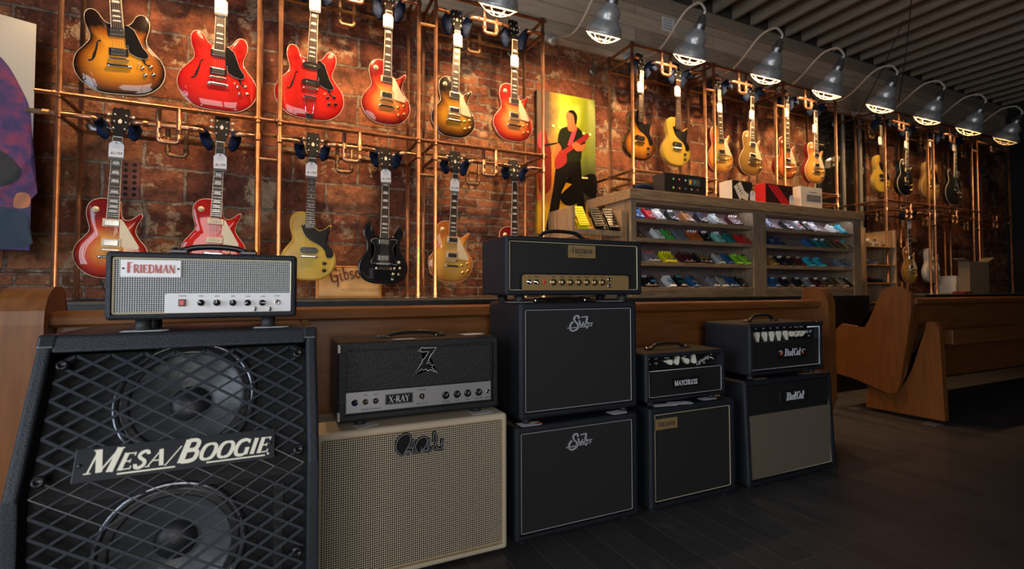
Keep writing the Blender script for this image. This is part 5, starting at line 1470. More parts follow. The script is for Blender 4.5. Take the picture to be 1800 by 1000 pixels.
def slab(t, name, m, x0, x1, y0, y1, z0, z1, bev=.0):
    bm = NB(); box(bm, x0, x1, y0, y1, z0, z1, bev); return obj(name, bm, m, t)
def card(label, X, Y, Z, w, d, rz, m=PAPER, name='paper_card', punched=False):
    bm = NB()
    prism(bm, [(-w/2, -d/2), (w/2-.014, -d/2), (w/2, -d/2+.012), (w/2, d/2-.012), (w/2-.014, d/2), (-w/2, d/2)], 0, .0009, plane='XY')
    if punched:
        tube(bm, [(w/2-.012+.004*math.cos(a), .004*math.sin(a), .001) for a in [2*PI*i/10 for i in range(10)]], .001, 5, closed=True, mi=1)
    o = obj(name, bm, [m, INK]); o.location = (X, Y, Z); o.rotation_euler = (0, 0, R(rz))
    return tag(o, label, 'paper', 'cards lying on the cabinets')

WEAVE_S = weave_mat('silver_black_weave', (.72, .72, .70), (.012, .012, .016), .0052, .02)
WEAVE_T = weave_mat('cream_black_weave', (.74, .64, .46), (.03, .024, .02), .0078, -.05)
CLOTHD = weave_mat('dark_grille_cloth', (.024, .024, .026), (.007, .007, .008), .0065, .1, .7)
CLOTHD2 = mat('black_grille_cloth', (.009, .009, .0095), .75, bump=.5, bscale=500)
CLOTHG = weave_mat('taupe_grille_cloth', (.20, .16, .115), (.085, .07, .052), .0065, .0, .8)

# ---- cream cabinet (open grille with signature)
t, W, H, loc = amp('speaker_cabinet', 'cream speaker cabinet with tan woven grille and signature script badge', 'speaker cabinet', .115, .848, .012, .553, 1.85, .32, CREAM, .026, .012, .014)
slab(t, 'grille_cloth', WEAVE_T, .0265, W-.0265, .008, .016, .0265, H-.0265)
bm = rect_tube(.027, W-.027, .027, H-.027, .008, .0022); obj('piping', bm, mat('tan_piping', (.45, .32, .15), .5), t)
feet(t, W, .32, .012, .016)
bx, bz = loc(690, 820); s = (loc(800, 790)[0]-bx)/1571
def sg_(pts): return [((px)*s+bx, bz+(1000-py)*s*1.03 - (px*s)*.085) for px, py in pts]
# the photo's badge read straight off the front, slope of the perspective removed
def SG(pts): 
    out = []
    for px, py in pts:
        x, z = loc(690+px/14.28, 750+py/14.28); out.append((x, z))
    return out
P1_ = [(290,690),(330,620),(400,500),(450,380),(460,270),(420,205),(340,190),(240,230),(160,310),(110,400),(90,490),(100,590),(160,660),(230,715),(290,725),(340,690),(350,560)]
sig = [P1_, [(350,600),(420,620),(400,680),(370,650),(430,600),(440,660),(470,620),(490,650)], [(500,640),(545,480),(545,370),(520,345),(495,400),(490,480),(510,610),(560,690)],
       [(720,520),(735,560),(730,620),(820,520),(870,400),(870,310),(810,262),(720,290),(640,360),(590,450),(580,540),(620,630),(670,665),(720,650),(770,580)], [(770,620),(790,570),(800,620),(830,580),(850,620),(880,570)],
       [(880,600),(930,450),(940,330),(920,320),(890,420),(885,560),(940,660)], [(980,490),(1030,540),(1100,590),(1115,520),(1080,430),(1035,330),(1035,200),(1060,140),(1090,190),(1110,320),(1090,420),(1030,530),(960,610)],
       [(1115,550),(1140,530),(1150,570),(1180,540),(1200,570),(1230,540)], [(1255,300),(1240,420),(1235,540),(1270,540)], [(1190,460),(1280,400)], [(1280,440),(1265,550)]]
bm = NB()
for st in (P1_[:-2], sig[3][2:-1], sig[2], sig[5], sig[6]):
    q = spline(SG(st), 3, False)
    ribbon(bm, q, .010, .0045, .008)
for ringp in (P1_[1:-2], sig[3][3:-2]):
    q = spline(SG(ringp), 3, True); prism(bm, q, .005, .008)
for st in (sig[1], sig[4], sig[7], sig[8]): ribbon(bm, spline(SG(st), 3, False), .012, .0047, .008)
bd = obj('badge_backing', bm, BLACKP, t)
bm = NB()
for st in sig: ribbon(bm, spline(SG(st), 4, False) if len(st) > 2 else SG(st), .0021, .002, .0045)
q = SG([(1355, 410)])[0]; lathe(bm, [(.003, 0), (.003, -.002), (.0001, -.002)], q[0], .004, q[1], 10, 'Y')
obj('signature', bm, mat('silver_script', (.50, .51, .56), .35, .6), bd)

# ---- head with jagged Z badge on the cream cabinet
t, W, H, loc = amp('amplifier_head', 'black textured amplifier head with silver panel and zigzag badge, on the cream cabinet', 'amplifier', .196, .828, .572, .862, 1.89, .27, TOLEX2, .03, .018, .010)
x0, z0 = loc(608, 728, 1.9); 
PZ = .105
slab(t, 'front_panel', mat('nubbly_black', (.013, .014, .016), .42, bump=1.6, bscale=200), .034, W-.034, .010, .02, PZ+.004, H-.034, .002)
SIL = mat('brushed_silver_panel', (.50, .50, .53), .38, .55)
slab(t, 'control_panel', SIL, .032, W-.032, .012, .018, .031, PZ)
feet(t, W, .27, .018, .022, .085)
y = .012
bm = NB()
lathe(bm, [(.012, 0), (.012, -.004), (.008, -.005), (.008, -.008), (.0001, -.0095)], .062, y, .068, 18, 'Y'); pl = obj('pilot_lamp', bm, NICKEL, t)
bm = NB(); lathe(bm, [(.0075, -.0055), (.006, -.0095), (.0001, -.011)], .062, y, .068, 14, 'Y', cap=False); obj('blue_jewel', bm, mat('blue_jewel', (.01, .02, .16), .15), pl)
toggle(t, .100, .068, y, NICKEL, 1, .011); toggle(t, .137, .068, y, NICKEL, 1, .011)
slab(t, 'name_plate', BLACKP, .172, .276, .009, y, .050, .088)
bm = rect_tube(.1745, .2735, .0525, .0855, .0092, .0006, .001); obj('plate_border', bm, SIL, t)
caps('X-RAY', .224, .0575, .023, .0078, .009, mat('engraved_white', (.6, .6, .63), .5), t, small=1, width=.078, thick=.19)
toggle(t, .312, .070, y, NICKEL, -1, .011)
for i, x in enumerate((.408, .455, .500, .547)): knob_round(t, x, .064, y, .0105, .013, BLACKP, WHITEP, [.45, .45, .3, .3][i], True)
jackm(t, .588, .064, y, .009)
for x, z, s_ in ((.100, .040, 'POWER'), (.139, .040, 'STAND-BY'), (.100, .092, 'ON'), (.137, .092, 'ON'), (.300, .042, 'HALF'), (.326, .042, 'FULL'), (.312, .094, 'POWER'), (.408, .040, 'MASTER'), (.455, .040, 'CUT'), (.500, .040, 'EQ'), (.547, .040, 'VOLUME'), (.588, .040, 'INPUT')):
    text(s_, .0085, x, y-.0006, z, INK, t, 'panel_lettering')
Zp = [(.07,.86),(.28,1.0),(.36,.97),(.90,.97),(.63,.68),(.57,.56),(.50,.50),(.60,.52),(.45,.40),(.66,.44),(.60,.36),(.78,.34),(.68,.27),(.94,.05),(.62,.19),(.50,.15),(.46,.22),(.32,.18),(.28,.24),(-.08,0),(.20,.38),(.26,.42),(.30,.56),(.38,.60),(.56,.84),(.26,.83),(.22,.88)]
s = .108; zx, zz = .285, .150
bm = NB(); prism(bm, [(zx+a*s*.86, zz+b*s) for a, b in Zp], .006, .010); zb_ = obj('jagged_badge', bm, BLACKP, t)
bm = NB(); tube(bm, [(zx+a*s*.86, .006, zz+b*s) for a, b in Zp], .0016, 6, closed=True); obj('badge_outline', bm, mat('badge_white', (.8, .8, .85), .3), zb_)
handle(t, W*.47, .11, H, .23, .022, True)
slab(t, 'metal_corner', GREYMETAL, -.001, .012, -.001, .008, H-.04, H-.008, .003); slab(t, 'metal_corner', GREYMETAL, -.001, .012, -.001, .008, .006, .04, .003)
TX, TY = .196, 1.89
card('white card lying on top right corner of the silver-panelled amplifier head', TX+.56, TY+.12, .862+.0005, .10, .06, 10)
card('white card by the handle of the silver-panelled amplifier head', TX+.25, TY+.04, .862+.0005, .09, .03, 0)
card('white tag under the left foot of the amplifier head on the cream cabinet', .30, 1.905, .5535, .09, .05, 20); card('white tag under the right foot of the amplifier head on the cream cabinet', .755, 1.905, .5535, .09, .055, 0)

# ---- two stacked dark cabinets with script badges
SUHR = [([(640,340),(636,275),(600,248),(545,268),(505,335),(535,420),(600,490),(628,570),(590,640),(500,688),(430,688),(388,635),(388,560),(415,490),(470,432)],40),
        ([(655,388),(668,460),(690,530),(735,522),(775,470),(792,425)],38),([(792,425),(790,500),(822,545)],32),
        ([(722,292),(895,268)],28),([(890,270),(872,380),(842,545)],38),([(842,545),(868,480),(905,452),(930,478),(905,560),(868,622)],28),([(900,560),(950,470),(968,462),(1012,520),(998,548),(940,546)],24),([(965,470),(1050,460)],26),
        ([(308,618),(600,590),(1010,552)],22)]
SILV = mat('silver_badge', (.62, .63, .70), .4, .4)
def dark_cab(X0, X1, Z0, Z1, label, hnd=False):
    t, W, H, loc = amp('speaker_cabinet', label, 'speaker cabinet', X0, X1, Z0, Z1, 1.85, .33, TOLEX, .030, .014, .014)
    slab(t, 'grille_cloth', CLOTHD, .031, W-.031, .008, .018, .031, H-.031)
    bm = rect_tube(.032, W-.032, .032, H-.032, .008, .0020, .006); obj('piping', bm, mat('silver_piping', (.42, .42, .42), .35, .3), t)
    bm = NB()
    for pts, wd in SUHR:
        q = []
        for px, py in pts:
            x, z = at(980+px/16.66, 540+py/16.66, 1.85); q.append((x-.903+(0 if Z0 > .1 else .012), z-.998+H))
        ribbon(bm, spline(q, 5, False) if len(q) > 2 else q, wd/16.66/395, .002, .008)
    obj('script_badge', bm, SILV, t)
    feet(t, W, .33, .022 if Z0 > .1 else .018, .018, .05)
    return t, W, H
dark_cab(.882, 1.512, .018, .487, 'dark blue-black speaker cabinet with silver script badge, lower of the stacked pair')
t, W, H = dark_cab(.903, 1.512, .511, .998, 'dark blue-black speaker cabinet with silver script badge, upper of the stacked pair')
handle(t, W*.46, .12, H, .26, .012)
card('white card with a red mark between the two stacked dark cabinets, left', .965, 1.88, .4875, .10, .06, 0)
bm = NB(); box(bm, 0, .03, 0, .014, 0, .0012); o = obj('red_label', bm, mat('label_red', (.75, .04, .02), .5)); o.location = (.985, 1.86, .489); tag(o, 'small red label on the card between the two stacked cabinets', 'label')
card('white card between the two stacked dark cabinets, right', 1.42, 1.885, .4875, .09, .06, 5)

# ---- black head with gold panel
t, W, H, loc = amp('amplifier_head', 'black amplifier head with gold control panel, on top of the stacked dark cabinets', 'amplifier', .840, 1.545, 1.028, 1.277, 1.85, .265, TOLEX, .020, .020, .012)
GOLDP = mat('brushed_gold_panel', (.42, .27, .11), .42, .45)
slab(t, 'front_panel', mat('black_levant', (.009, .009, .0095), .5, bump=1.0, bscale=350), .021, W-.021, .012, .024, .021, H-.021)
bm = rect_tube(.023, W-.023, .023, H-.023, .010, .0022); obj('piping', bm, PIPING_G, t)
gx0, gx1, gz1 = .080, W-.075, .088
bm = NB(); prism(bm, [(gx0-.012, .021), (gx1+.012, .021), (gx1+.012, gz1-.01), (gx1, gz1+.007), (gx0, gz1+.007), (gx0-.012, gz1-.01)], .0085, .013); obj('panel_surround', bm, BLACKP, t)
bm = NB(); prism(bm, [(gx0, .0215), (gx1, .0215), (gx1, gz1-.012), (gx1-.004, gz1-.003), (gx1-.012, gz1), (gx0+.012, gz1), (gx0+.004, gz1-.003), (gx0, gz1-.012)], .006, .012); obj('control_panel', bm, GOLDP, t)
y = .006
for x in (.113, .146): toggle(t, x, .057, y, CHROME, -1, .0115)
slab(t, 'indicator_light', mat('red_indicator', (.5, .005, .01), .3, emit=(1, .02, .04), estr=.15), .178, .187, y-.004, y, .050, .063, .001)
for i, x in enumerate((.228, .271, .313, .356, .398, .440, .481)): knob_round(t, x, .056, y, .011, .014, mat('brass_knob', (.42, .30, .15), .3, .9), BLACKP, [-.4, -.2, .1, -.5, .2, .3, -.1][i], True)
for z in (.070, .040): jackm(t, .521, z, y, .0085)
for i, x in enumerate((.228, .271, .313, .356, .398, .440, .481)): text(['PRES', 'MIDDLE', 'BASS', 'TREBLE', 'MASTER', 'GAIN', 'VOLUME'][i], .007, x, y-.0006, .079, INK, t, 'panel_lettering')
for i, x in enumerate((.113, .146)): text(['HI', 'POWER'][i], .007, x, y-.0006, .079, INK, t, 'panel_lettering')
nx, nz_0 = W*.535, H-.085
pl = slab(t, 'name_plate', GOLDP, nx-.070, nx+.070, .007, .012, nz_0, nz_0+.055)
caps('FRIEDMAN', nx, nz_0+.019, .027, .0062, .007, INK, pl, small=.78, serif=False, thick=.17, thin=.06, width=.104)
text('MERIDIAN' if False else 'AMPLIFICATION', .006, nx, .0068, nz_0+.010, INK, pl, 'fine_lettering')
for s in (-1, 1):
    bm = NB(); lathe(bm, [(.0025, 0), (.0025, -.002), (.0001, -.002)], nx+s*.062, .007, nz_0+.029, 8, 'Y'); obj('plate_screw', bm, INK, pl)
feet(t, W, .265, .028, .022, .085); handle(t, W*.46, .10, H, .27, .040)
card('white card under the left feet of the gold-panelled amplifier head', .93, 1.90, .9985, .12, .05, 0); card('white card under the right feet of the gold-panelled amplifier head', 1.40, 1.90, .9985, .13, .05, 0)

# ---- black cabinet with small gold plate
t, W, H, loc = amp('speaker_cabinet', 'black speaker cabinet with small gold nameplate at its upper left corner', 'speaker cabinet', 1.580, 2.142, .018, .493, 1.85, .33, TOLEX, .034, .016, .013)
slab(t, 'grille_cloth', CLOTHD2, .035, W-.035, .009, .018, .035, H-.035)
bm = rect_tube(.036, W-.036, .036, H-.036, .008, .0024, .005); obj('piping', bm, PIPING_G, t)
pl = slab(t, 'name_plate', GOLDP, .034, .172, .003, .008, H-.105, H-.055)
caps('FRIEDMAN', .103, H-.091, .026, .0022, .003, INK, pl, small=.78, serif=False, width=.104)
feet(t, W, .33, .018, .018, .05)
card('white card under the left foot of the small head on the gold-plated cabinet', 1.70, 1.885, .4935, .13, .05, -12); card('white punched price card lying on the cabinet with the gold nameplate', 1.80, 1.882, .4937, .12, .06, -14, punched=True)
card('white card near the right foot of the small head', 2.0, 1.90, .4935, .10, .05, 0); card('tan card tucked beside the right foot of the small head', 2.08, 1.935, .4935, .08, .04, 0, mat('tan_card', (.35, .22, .12), .7))

# ---- small head with serif name and ivory pointer knobs
t, W, H, loc = amp('amplifier_head', 'small black amplifier head with four ivory pointer knobs and serif nameplate', 'amplifier', 1.568, 2.088, .515, .748, 1.86, .24, TOLEX, .020, .05, .012)
slab(t, 'front_panel', mat('black_levant', (.009, .009, .0095), .5), .024, W-.022, .010, .050, .022, .148, .004)
bm = NB(); tube(bm, rounded([(.026, .009, .147), (.026, .009, .024), (W-.024, .009, .024), (W-.024, .009, .147), (.026, .009, .1475)], .010), .0022, 6); obj('piping', bm, mat('silver_piping', (.42, .42, .42), .35, .3), t)
slab(t, 'control_panel', mat('gloss_black_panel', (.01, .01, .011), .12), .022, W-.022, .042, .049, .15, H-.024)
y = .042; zz = .178
for x in (.055, .098): jackm(t, x, zz, y, .008)
for i, (x, a) in enumerate(((.175, -1.4), (.222, .5), (.285, -1.0), (.335, 0.1))): knob_chicken(t, x, zz+.003, y, a, 1.35)
toggle(t, .462, zz+.008, y, NICKEL, -1, .009)
WT = mat('panel_white', (.62, .62, .66), .5)
text('Lightning', .026, .400, y-.001, zz-.002, WT, t, 'script_lettering', shear=.35, roll=-R(22)); text('15', .016, .412, y-.001, zz-.016, WT, t, 'panel_lettering')
for x, s_ in ((.055, 'IN'), (.098, 'LOW'), (.165, 'VOLUME'), (.222, 'BASS'), (.280, 'TREBLE'), (.335, 'MASTER'), (.462, 'ON')): text(s_, .0075, x, y-.001, H-.032, WT, t, 'panel_lettering')
pl = slab(t, 'name_plate', mat('gloss_black_panel', (.01, .01, .011), .12), .165, .345, .006, .010, .060, .104)
caps('MATCHLESS', .255, .069, .025, .0045, .006, WT, pl, small=.92, big=(0, 4), width=.148, thick=.15)
feet(t, W, .24, .020, .018, .06); handle(t, W*.46, .12, H, .24, .032)

# ---- tall cabinet with taupe cloth and head above it
t, W, H, loc = amp('speaker_cabinet', 'tall black speaker cabinet with taupe lower cloth, rightmost amplifier stack', 'speaker cabinet', 2.232, 2.960, .016, .565, 1.85, .30, TOLEX, .030, .016, .012, .02)
LE = .02
slab(t, 'grille_cloth', CLOTHG, .031, W-.031, .012, .024, .031, .365)
slab(t, 'upper_panel', mat('black_levant', (.009, .009, .0095), .5), .031, W-.031, .020, .034, .365, H-.031)
bm = NB(); tube(bm, [(.034, .012, .034), (W-.034, .012, .034), (W-.034, .026, H-.034)], .003, 6); obj('piping', bm, PIPING_G, t)
BC = [([(.3,.1),(.3,1.0)],.16),([(.1,1.02),(.62,1.0),(.74,.82),(.6,.6),(.3,.56)],.12),([(.3,.56),(.68,.5),(.78,.28),(.6,.06),(.05,.04)],.12),
      ([(1.25,.6),(1.0,.66),(.92,.35),(1.0,.06),(1.2,.12),(1.3,.6)],.12),([(1.3,.64),(1.28,.06),(1.42,.06)],.12),
      ([(1.8,.5),(1.62,.64),(1.5,.35),(1.62,.04),(1.82,.14)],.12),([(1.86,1.08),(1.84,.06),(1.96,.06)],.13),
      ([(2.75,.85),(2.55,1.02),(2.3,.9),(2.2,.5),(2.34,.1),(2.6,.04),(2.8,.25)],.15),
      ([(3.15,.6),(2.95,.64),(2.86,.35),(2.95,.06),(3.12,.12),(3.2,.6)],.12),([(3.2,.64),(3.18,.06),(3.32,.06)],.12),([(3.5,1.08),(3.48,.1),(3.62,.04)],.13),([(3.3,.66),(3.72,.70)],.09)]
bp = slab(t, 'name_plate', BLACKP, W*.37, W*.37+.235, .013, .020, .410, .470, .003)
script(BC, W*.37+.045, .422, .040, .008, .013, WT, bp, 'name_badge', shear=.15, wk=.72)
feet(t, W, .30, .016, .018, .05); corner_caps(t, W, .30, H, s=.02, tops=False)
t, W, H, loc = amp('amplifier_head', 'black amplifier head with eight ivory pointer knobs and white piping, on the taupe-clothed cabinet', 'amplifier', 2.255, 2.862, .592, .868, 1.85, .31, TOLEX, .024, .05, .012)
slab(t, 'front_panel', mat('black_levant', (.009, .009, .0095), .5), .026, W-.026, .008, .050, .028, .175, .006)
slab(t, 'control_panel', mat('gloss_black_panel', (.01, .01, .011), .12), .026, W-.026, .04, .049, .176, H-.026)
bm = NB(); tube(bm, [(.030, .006, .030), (W-.030, .006, .030), (W-.030, .006, H-.030), (W-.13, .006, H-.030)], .0042, 8); obj('piping', bm, PIPING_W, t)
y = .040; zz = .205
for i, x in enumerate((.095, .155, .212, .268, .325, .378, .420, .462)): knob_chicken(t, x, zz+.004, y, [3.0, 2.9, 3.1, 3.0, 2.8, 1.5, 1.2, 1.3][i], 1.6)
for i, x in enumerate((.095, .155, .212, .268, .325, .378, .425, .470)): text(['VOL', 'BASS', 'MID', 'TREB', 'GAIN', 'CUT', 'MASTER', 'REVERB'][i], .009, x, y-.001, H-.031, WT, t, 'panel_lettering')
text('Cub IV', .024, .525, y-.001, zz+.010, WT, t, 'script_lettering', shear=.35); text('15R', .010, .535, y-.001, zz-.014, WT, t, 'panel_lettering')
bp = slab(t, 'name_plate', mat('gloss_black_panel', (.01, .01, .011), .12), W*.36, W*.36+.245, .004, .008, .080, .135, .001)
script(BC, W*.36+.052, .092, .037, .001, .004, WT, bp, 'name_badge', shear=.15, wk=.72)
OR = mat('cat_orange', (.45, .10, .03), .5)
for s in (0, 1):
    x = W*.36+(.026 if s == 0 else .216); c = 1 if s == 0 else -1
    bm = NB(); lathe(bm, [(.010, 0), (.010, -.001), (.0001, -.001)], x+c*.004, .004, .106, 14, 'Y'); obj('badge_dot', bm, OR, bp)
    bm = NB(); ribbon(bm, spline([(x-c*.016, .118), (x-c*.002, .124), (x+c*.010, .118), (x+c*.012, .108)], 3, False), .004, .002, .0032); obj('badge_curl', bm, WT, bp)
feet(t, W, .31, .022, .018, .05); handle(t, W*.42, .13, H, .22, .038); corner_caps(t, W, .31, H, s=.024)
TAN = mat('tan_card', (.35, .22, .12), .7)
card('tan card at the left foot of the head on the taupe-clothed cabinet', 2.38, 1.895, .5655, .10, .03, -5, TAN); card('tan card at the right foot of the head on the taupe-clothed cabinet', 2.80, 1.90, .5655, .14, .04, 0, TAN)

# ---- big slanted cabinet with expanded metal grille at the left
MX0, MX1 = -.505, .100
ZT, ZK, YT, YK, YBK = .945, .62, 1.525, 1.362, 1.93
t = thing('speaker_cabinet', 'huge black slant-front speaker cabinet with diamond metal grille and cream serif nameplate', 'speaker cabinet', (MX0, YK, 0))
W = MX1-MX0; Yk = 0.0; Yt = YT-YK; D = YBK-YK
a_s = math.atan2(Yt, ZT-ZK)
prof = [(0, .06), (0, ZK), (Yt, ZT), (D, ZT), (D, .06)]
fr = .045
# shell: sides, top, bottom, back and baffle in one skin
bm = NB()
def side_prof(x0, x1): prism(bm, prof, x0, x1, plane='YZ')
side_prof(0, fr*.62); side_prof(W-fr*.62, W)
n_ = Vector((0, math.sin(a_s), math.cos(a_s)))     # up along the slant
hexa(bm, [(x, yy, zz) for x in (fr*.6, W-fr*.6) for (yy, zz) in ((Yt-n_.y*.045, ZT-n_.z*.045), (Yt, ZT), (D, ZT-.04), (D, ZT))])
box(bm, fr*.6, W-fr*.6, 0, D, .06, .10); box(bm, fr*.6, W-fr*.6, D-.02, D, .10, ZT-.04)
sh = obj('cabinet_shell', bm, TOLEX, t)
bv = sh.modifiers.new('round', 'BEVEL'); bv.width = .008; bv.segments = 3; bv.limit_method = 'ANGLE'; bv.angle_limit = R(40)
DK = mat('baffle_black', (.003, .0034, .0045), .6, bump=.3, bscale=200, spec=.3)
dep = .050
# a frame of reference on the slanted front: u across, v up the slope from the knee, n out of the front
def SL(u, v, n=0.0): 
    if v >= 0: return Vector((u, v*math.sin(a_s)-n*math.cos(a_s), ZK+v*math.cos(a_s)+n*math.sin(a_s)))
    return Vector((u, -n, ZK+v))
VT = (ZT-ZK)/math.cos(a_s)
# expanded metal
gu0, gu1, gv0, gv1 = .040, W-.036, -(ZK-.11), VT-.05
gw, gh, bw = .066, .042, .0075
bm = NB()
def seg(u0, v0, u1, v1, wd, n0, n1):
    parts_ = [(u0, v0, u1, v1)]
    if (v0 < 0) != (v1 < 0) and abs(v0) > 1e-9 and abs(v1) > 1e-9:
        f_ = (0-v0)/(v1-v0); um = u0+(u1-u0)*f_
        parts_ = [(u0, v0, um, (1e-6 if v0 > 0 else -1e-6)), (um, (1e-6 if v1 > 0 else -1e-6), u1, v1)]
    for a0, b0, a1, b1 in parts_:
        if math.hypot(a1-a0, b1-b0) < 1e-4: continue
        hexa(bm, [SL(a0, b0-wd, n0), SL(a1, b1-wd, n0), SL(a0, b0+wd, n0), SL(a1, b1+wd, n0), SL(a0, b0-wd, n1), SL(a1, b1-wd, n1), SL(a0, b0+wd, n1), SL(a1, b1+wd, n1)])
for sgn in (1, -1):
    slope = gh/gw*sgn
    k0 = int((gv0-abs(slope)*W)/gh)-2; k1 = int((gv1+abs(slope)*W)/gh)+2
    for k in range(k0, k1+1):
        c = k*gh
        ua, ub = gu0, gu1
        va, vb = c+slope*(ua-gu0), c+slope*(ub-gu0)
        def clip(ua, va, ub, vb):
            for lim, up in ((gv0, True), (gv1, False)):
                ina = va >= lim if up else va <= lim; inb = vb >= lim if up else vb <= lim
                if not ina and not inb: return None
                if ina != inb:
                    f_ = (lim-va)/(vb-va); um = ua+(ub-ua)*f_
                    if ina: ub, vb = um, lim
                    else: ua, va = um, lim
            return ua, va, ub, vb
        r_ = clip(ua, va, ub, vb)
        if r_: seg(*r_, .0038, -.012-(.0015 if sgn > 0 else 0), -.0155-(.0015 if sgn > 0 else 0))
obj('metal_grille', bm, mat('grille_metal', (.030, .035, .046), .34, .2), t)
for u in (.052, W-.048):
    for v in (VT-.072, .035, -.22, -.42):
        bm = NB(); lathe(bm, [(.013, 0), (.013, -.003), (.010, -.005), (.007, -.007), (.007, -.0045), (.0001, -.0045)], 0, 0, 0, 14, 'Y')
        M4 = Matrix.Translation(SL(u, v, -.010)) @ Matrix.Rotation(-a_s if v >= 0 else 0, 4, 'X'); bmesh.ops.transform(bm, matrix=M4, verts=bm.verts)
        obj('grille_screw', bm, mat('black_screw', (.03, .03, .033), .3, .7), t)
# speakers
CONE = mat('paper_cone', (.060, .065, .072), .36, bump=.35, bscale=120)
def ray_slant(px, py, n):
    """u, v where the view ray meets the slanted front pushed out by n"""
    d = R2*((px-CX)/FOC) - U2*((py-CY)/FOC) + F
    p0 = SL(0, 0.0, n)+Vector((MX0, YK, 0)); nn = Vector((0, -math.cos(a_s), math.sin(a_s)))
    o_ = Vector((0, 0, CAM_H)); k_ = (p0-o_).dot(nn)/d.dot(nn); q_ = o_+d*k_-p0
    return q_.x, q_.y*math.sin(a_s)+q_.z*math.cos(a_s)
uc, vc = ray_slant(331, 701, -dep)
lx, lz = at(303, 962, YK+dep); lx -= MX0
print('SPEAKERS', uc, vc, VT, lx, lz, W)
def plate_hole(name, u0, u1, v0, v1, cu_, cv_, r, M4):
    bm = NB(); n = 64; A = []; B = []
    for i in range(n):
        a = 2*PI*i/n; c, s_ = math.cos(a), math.sin(a)
        tx = ((u1-cu_)/c if c > 0 else (u0-cu_)/c) if abs(c) > 1e-6 else 1e9
        tz = ((v1-cv_)/s_ if s_ > 0 else (v0-cv_)/s_) if abs(s_) > 1e-6 else 1e9
        q_ = min(tx, tz); A.append(bm.verts.new((c*r, 0, s_*r))); B.append(bm.verts.new((c*q_, 0, s_*q_)))
    for i in range(n): bm.faces.new((A[i], A[(i+1) % n], B[(i+1) % n], B[i]))
    bmesh.ops.transform(bm, matrix=M4, verts=bm.verts)
    return obj(name, bm, DK, t)
for nm in ('upper', 'lower'):
    if nm == 'lower':
        base = Vector((lx, dep, lz)); ang = 0; args_ = (fr*.6, W-fr*.6, .10, ZK+.012, lx, lz)
    else: base = SL(uc, vc, -dep); ang = -a_s; args_ = (fr*.6, W-fr*.6, -.012, VT-.03, uc, vc)
    M4 = Matrix.Translation(base) @ Matrix.Rotation(ang, 4, 'X')
    plate_hole('baffle', *args_, .141, M4)
    bm = NB(); lathe(bm, [(.156, .004), (.156, -.006), (.150, -.009), (.142, -.009), (.140, -.004)], n=56, axis='Y', cap=False); bmesh.ops.transform(bm, matrix=M4, verts=bm.verts)
    s_ = obj('speaker', bm, mat('speaker_frame', (.13, .135, .15), .2, .9), t, True)
    bm = NB(); lathe(bm, [(.141, -.004), (.136, -.009), (.130, -.003), (.126, -.008), (.120, -.002)], n=56, axis='Y', cap=False); bmesh.ops.transform(bm, matrix=M4, verts=bm.verts); obj('surround', bm, mat('surround_black', (.012, .012, .014), .35), s_, True)
    pr = []
    for i in range(29):
        f_ = i/28; rr = .121-(.121-.045)*f_; pr.append((rr, -.002+.045*f_**.9*1.0+(.0011 if i % 2 else 0)))
    bm = NB(); lathe(bm, pr, n=64, axis='Y', cap=False); bmesh.ops.transform(bm, matrix=M4, verts=bm.verts); obj('cone', bm, CONE, s_, True)
    bm = NB(); lathe(bm, [(.046, .043), (.044, .036), (.036, .027), (.02, .020), (.0001, .0175)], n=32, axis='Y', cap=False); bmesh.ops.transform(bm, matrix=M4, verts=bm.verts); obj('dust_cap', bm, mat('dust_cap_black', (.014, .015, .018), .45), s_, True)
bm = NB(); box(bm, W-.105, W-.080, dep-.002, dep+.004, .30, .56, .002); obj('port_slot', bm, BLACKP, t)
# nameplate, seated on the grille just above the knee
pu, VP = ray_slant(317, 795, .008)
def on_slant(o, u, v, n):
    o.matrix_local = Matrix.Translation(SL(u, v, n)) @ Matrix.Rotation(-a_s, 4, 'X')
pl_w, pl_h = .395, .072
bm = NB(); box(bm, -pl_w/2, pl_w/2, 0, .003, -pl_h/2, pl_h/2, .001); pl = obj('name_plate', bm, mat('plate_graphite', (.018, .020, .026), .35, .3), t)
on_slant(pl, pu, VP, -.008)
IV = mat('plate_cream', (.78, .74, .60), .45)
o1 = caps('MESA/BOOGIE', .002, -.0205, .050, -.0012, 0, IV, pl, small=.72, big=(0, 5), shear=.30, thick=.235, thin=.07, width=.362)
bm = NB(); ribbon(bm, [(-.118, -.0275), (-.010, -.0275)], .0034, -.0012, 0); ribbon(bm, [(.052, -.0275), (.176, -.0275)], .0032, -.0012, 0); lathe(bm, [(.0028, 0), (.0028, -.0012), (.0001, -.0012)],   .183, 0, -.0245, 10, 'Y'); obj('underline', bm, IV, pl)
for s in (-1, 1):
    bm = NB(); lathe(bm, [(.0045, 0), (.004, -.002), (.0001, -.0025)], s*(pl_w/2-.010), 0, 0, 10, 'Y'); obj('plate_screw', bm, BLACKP, pl)
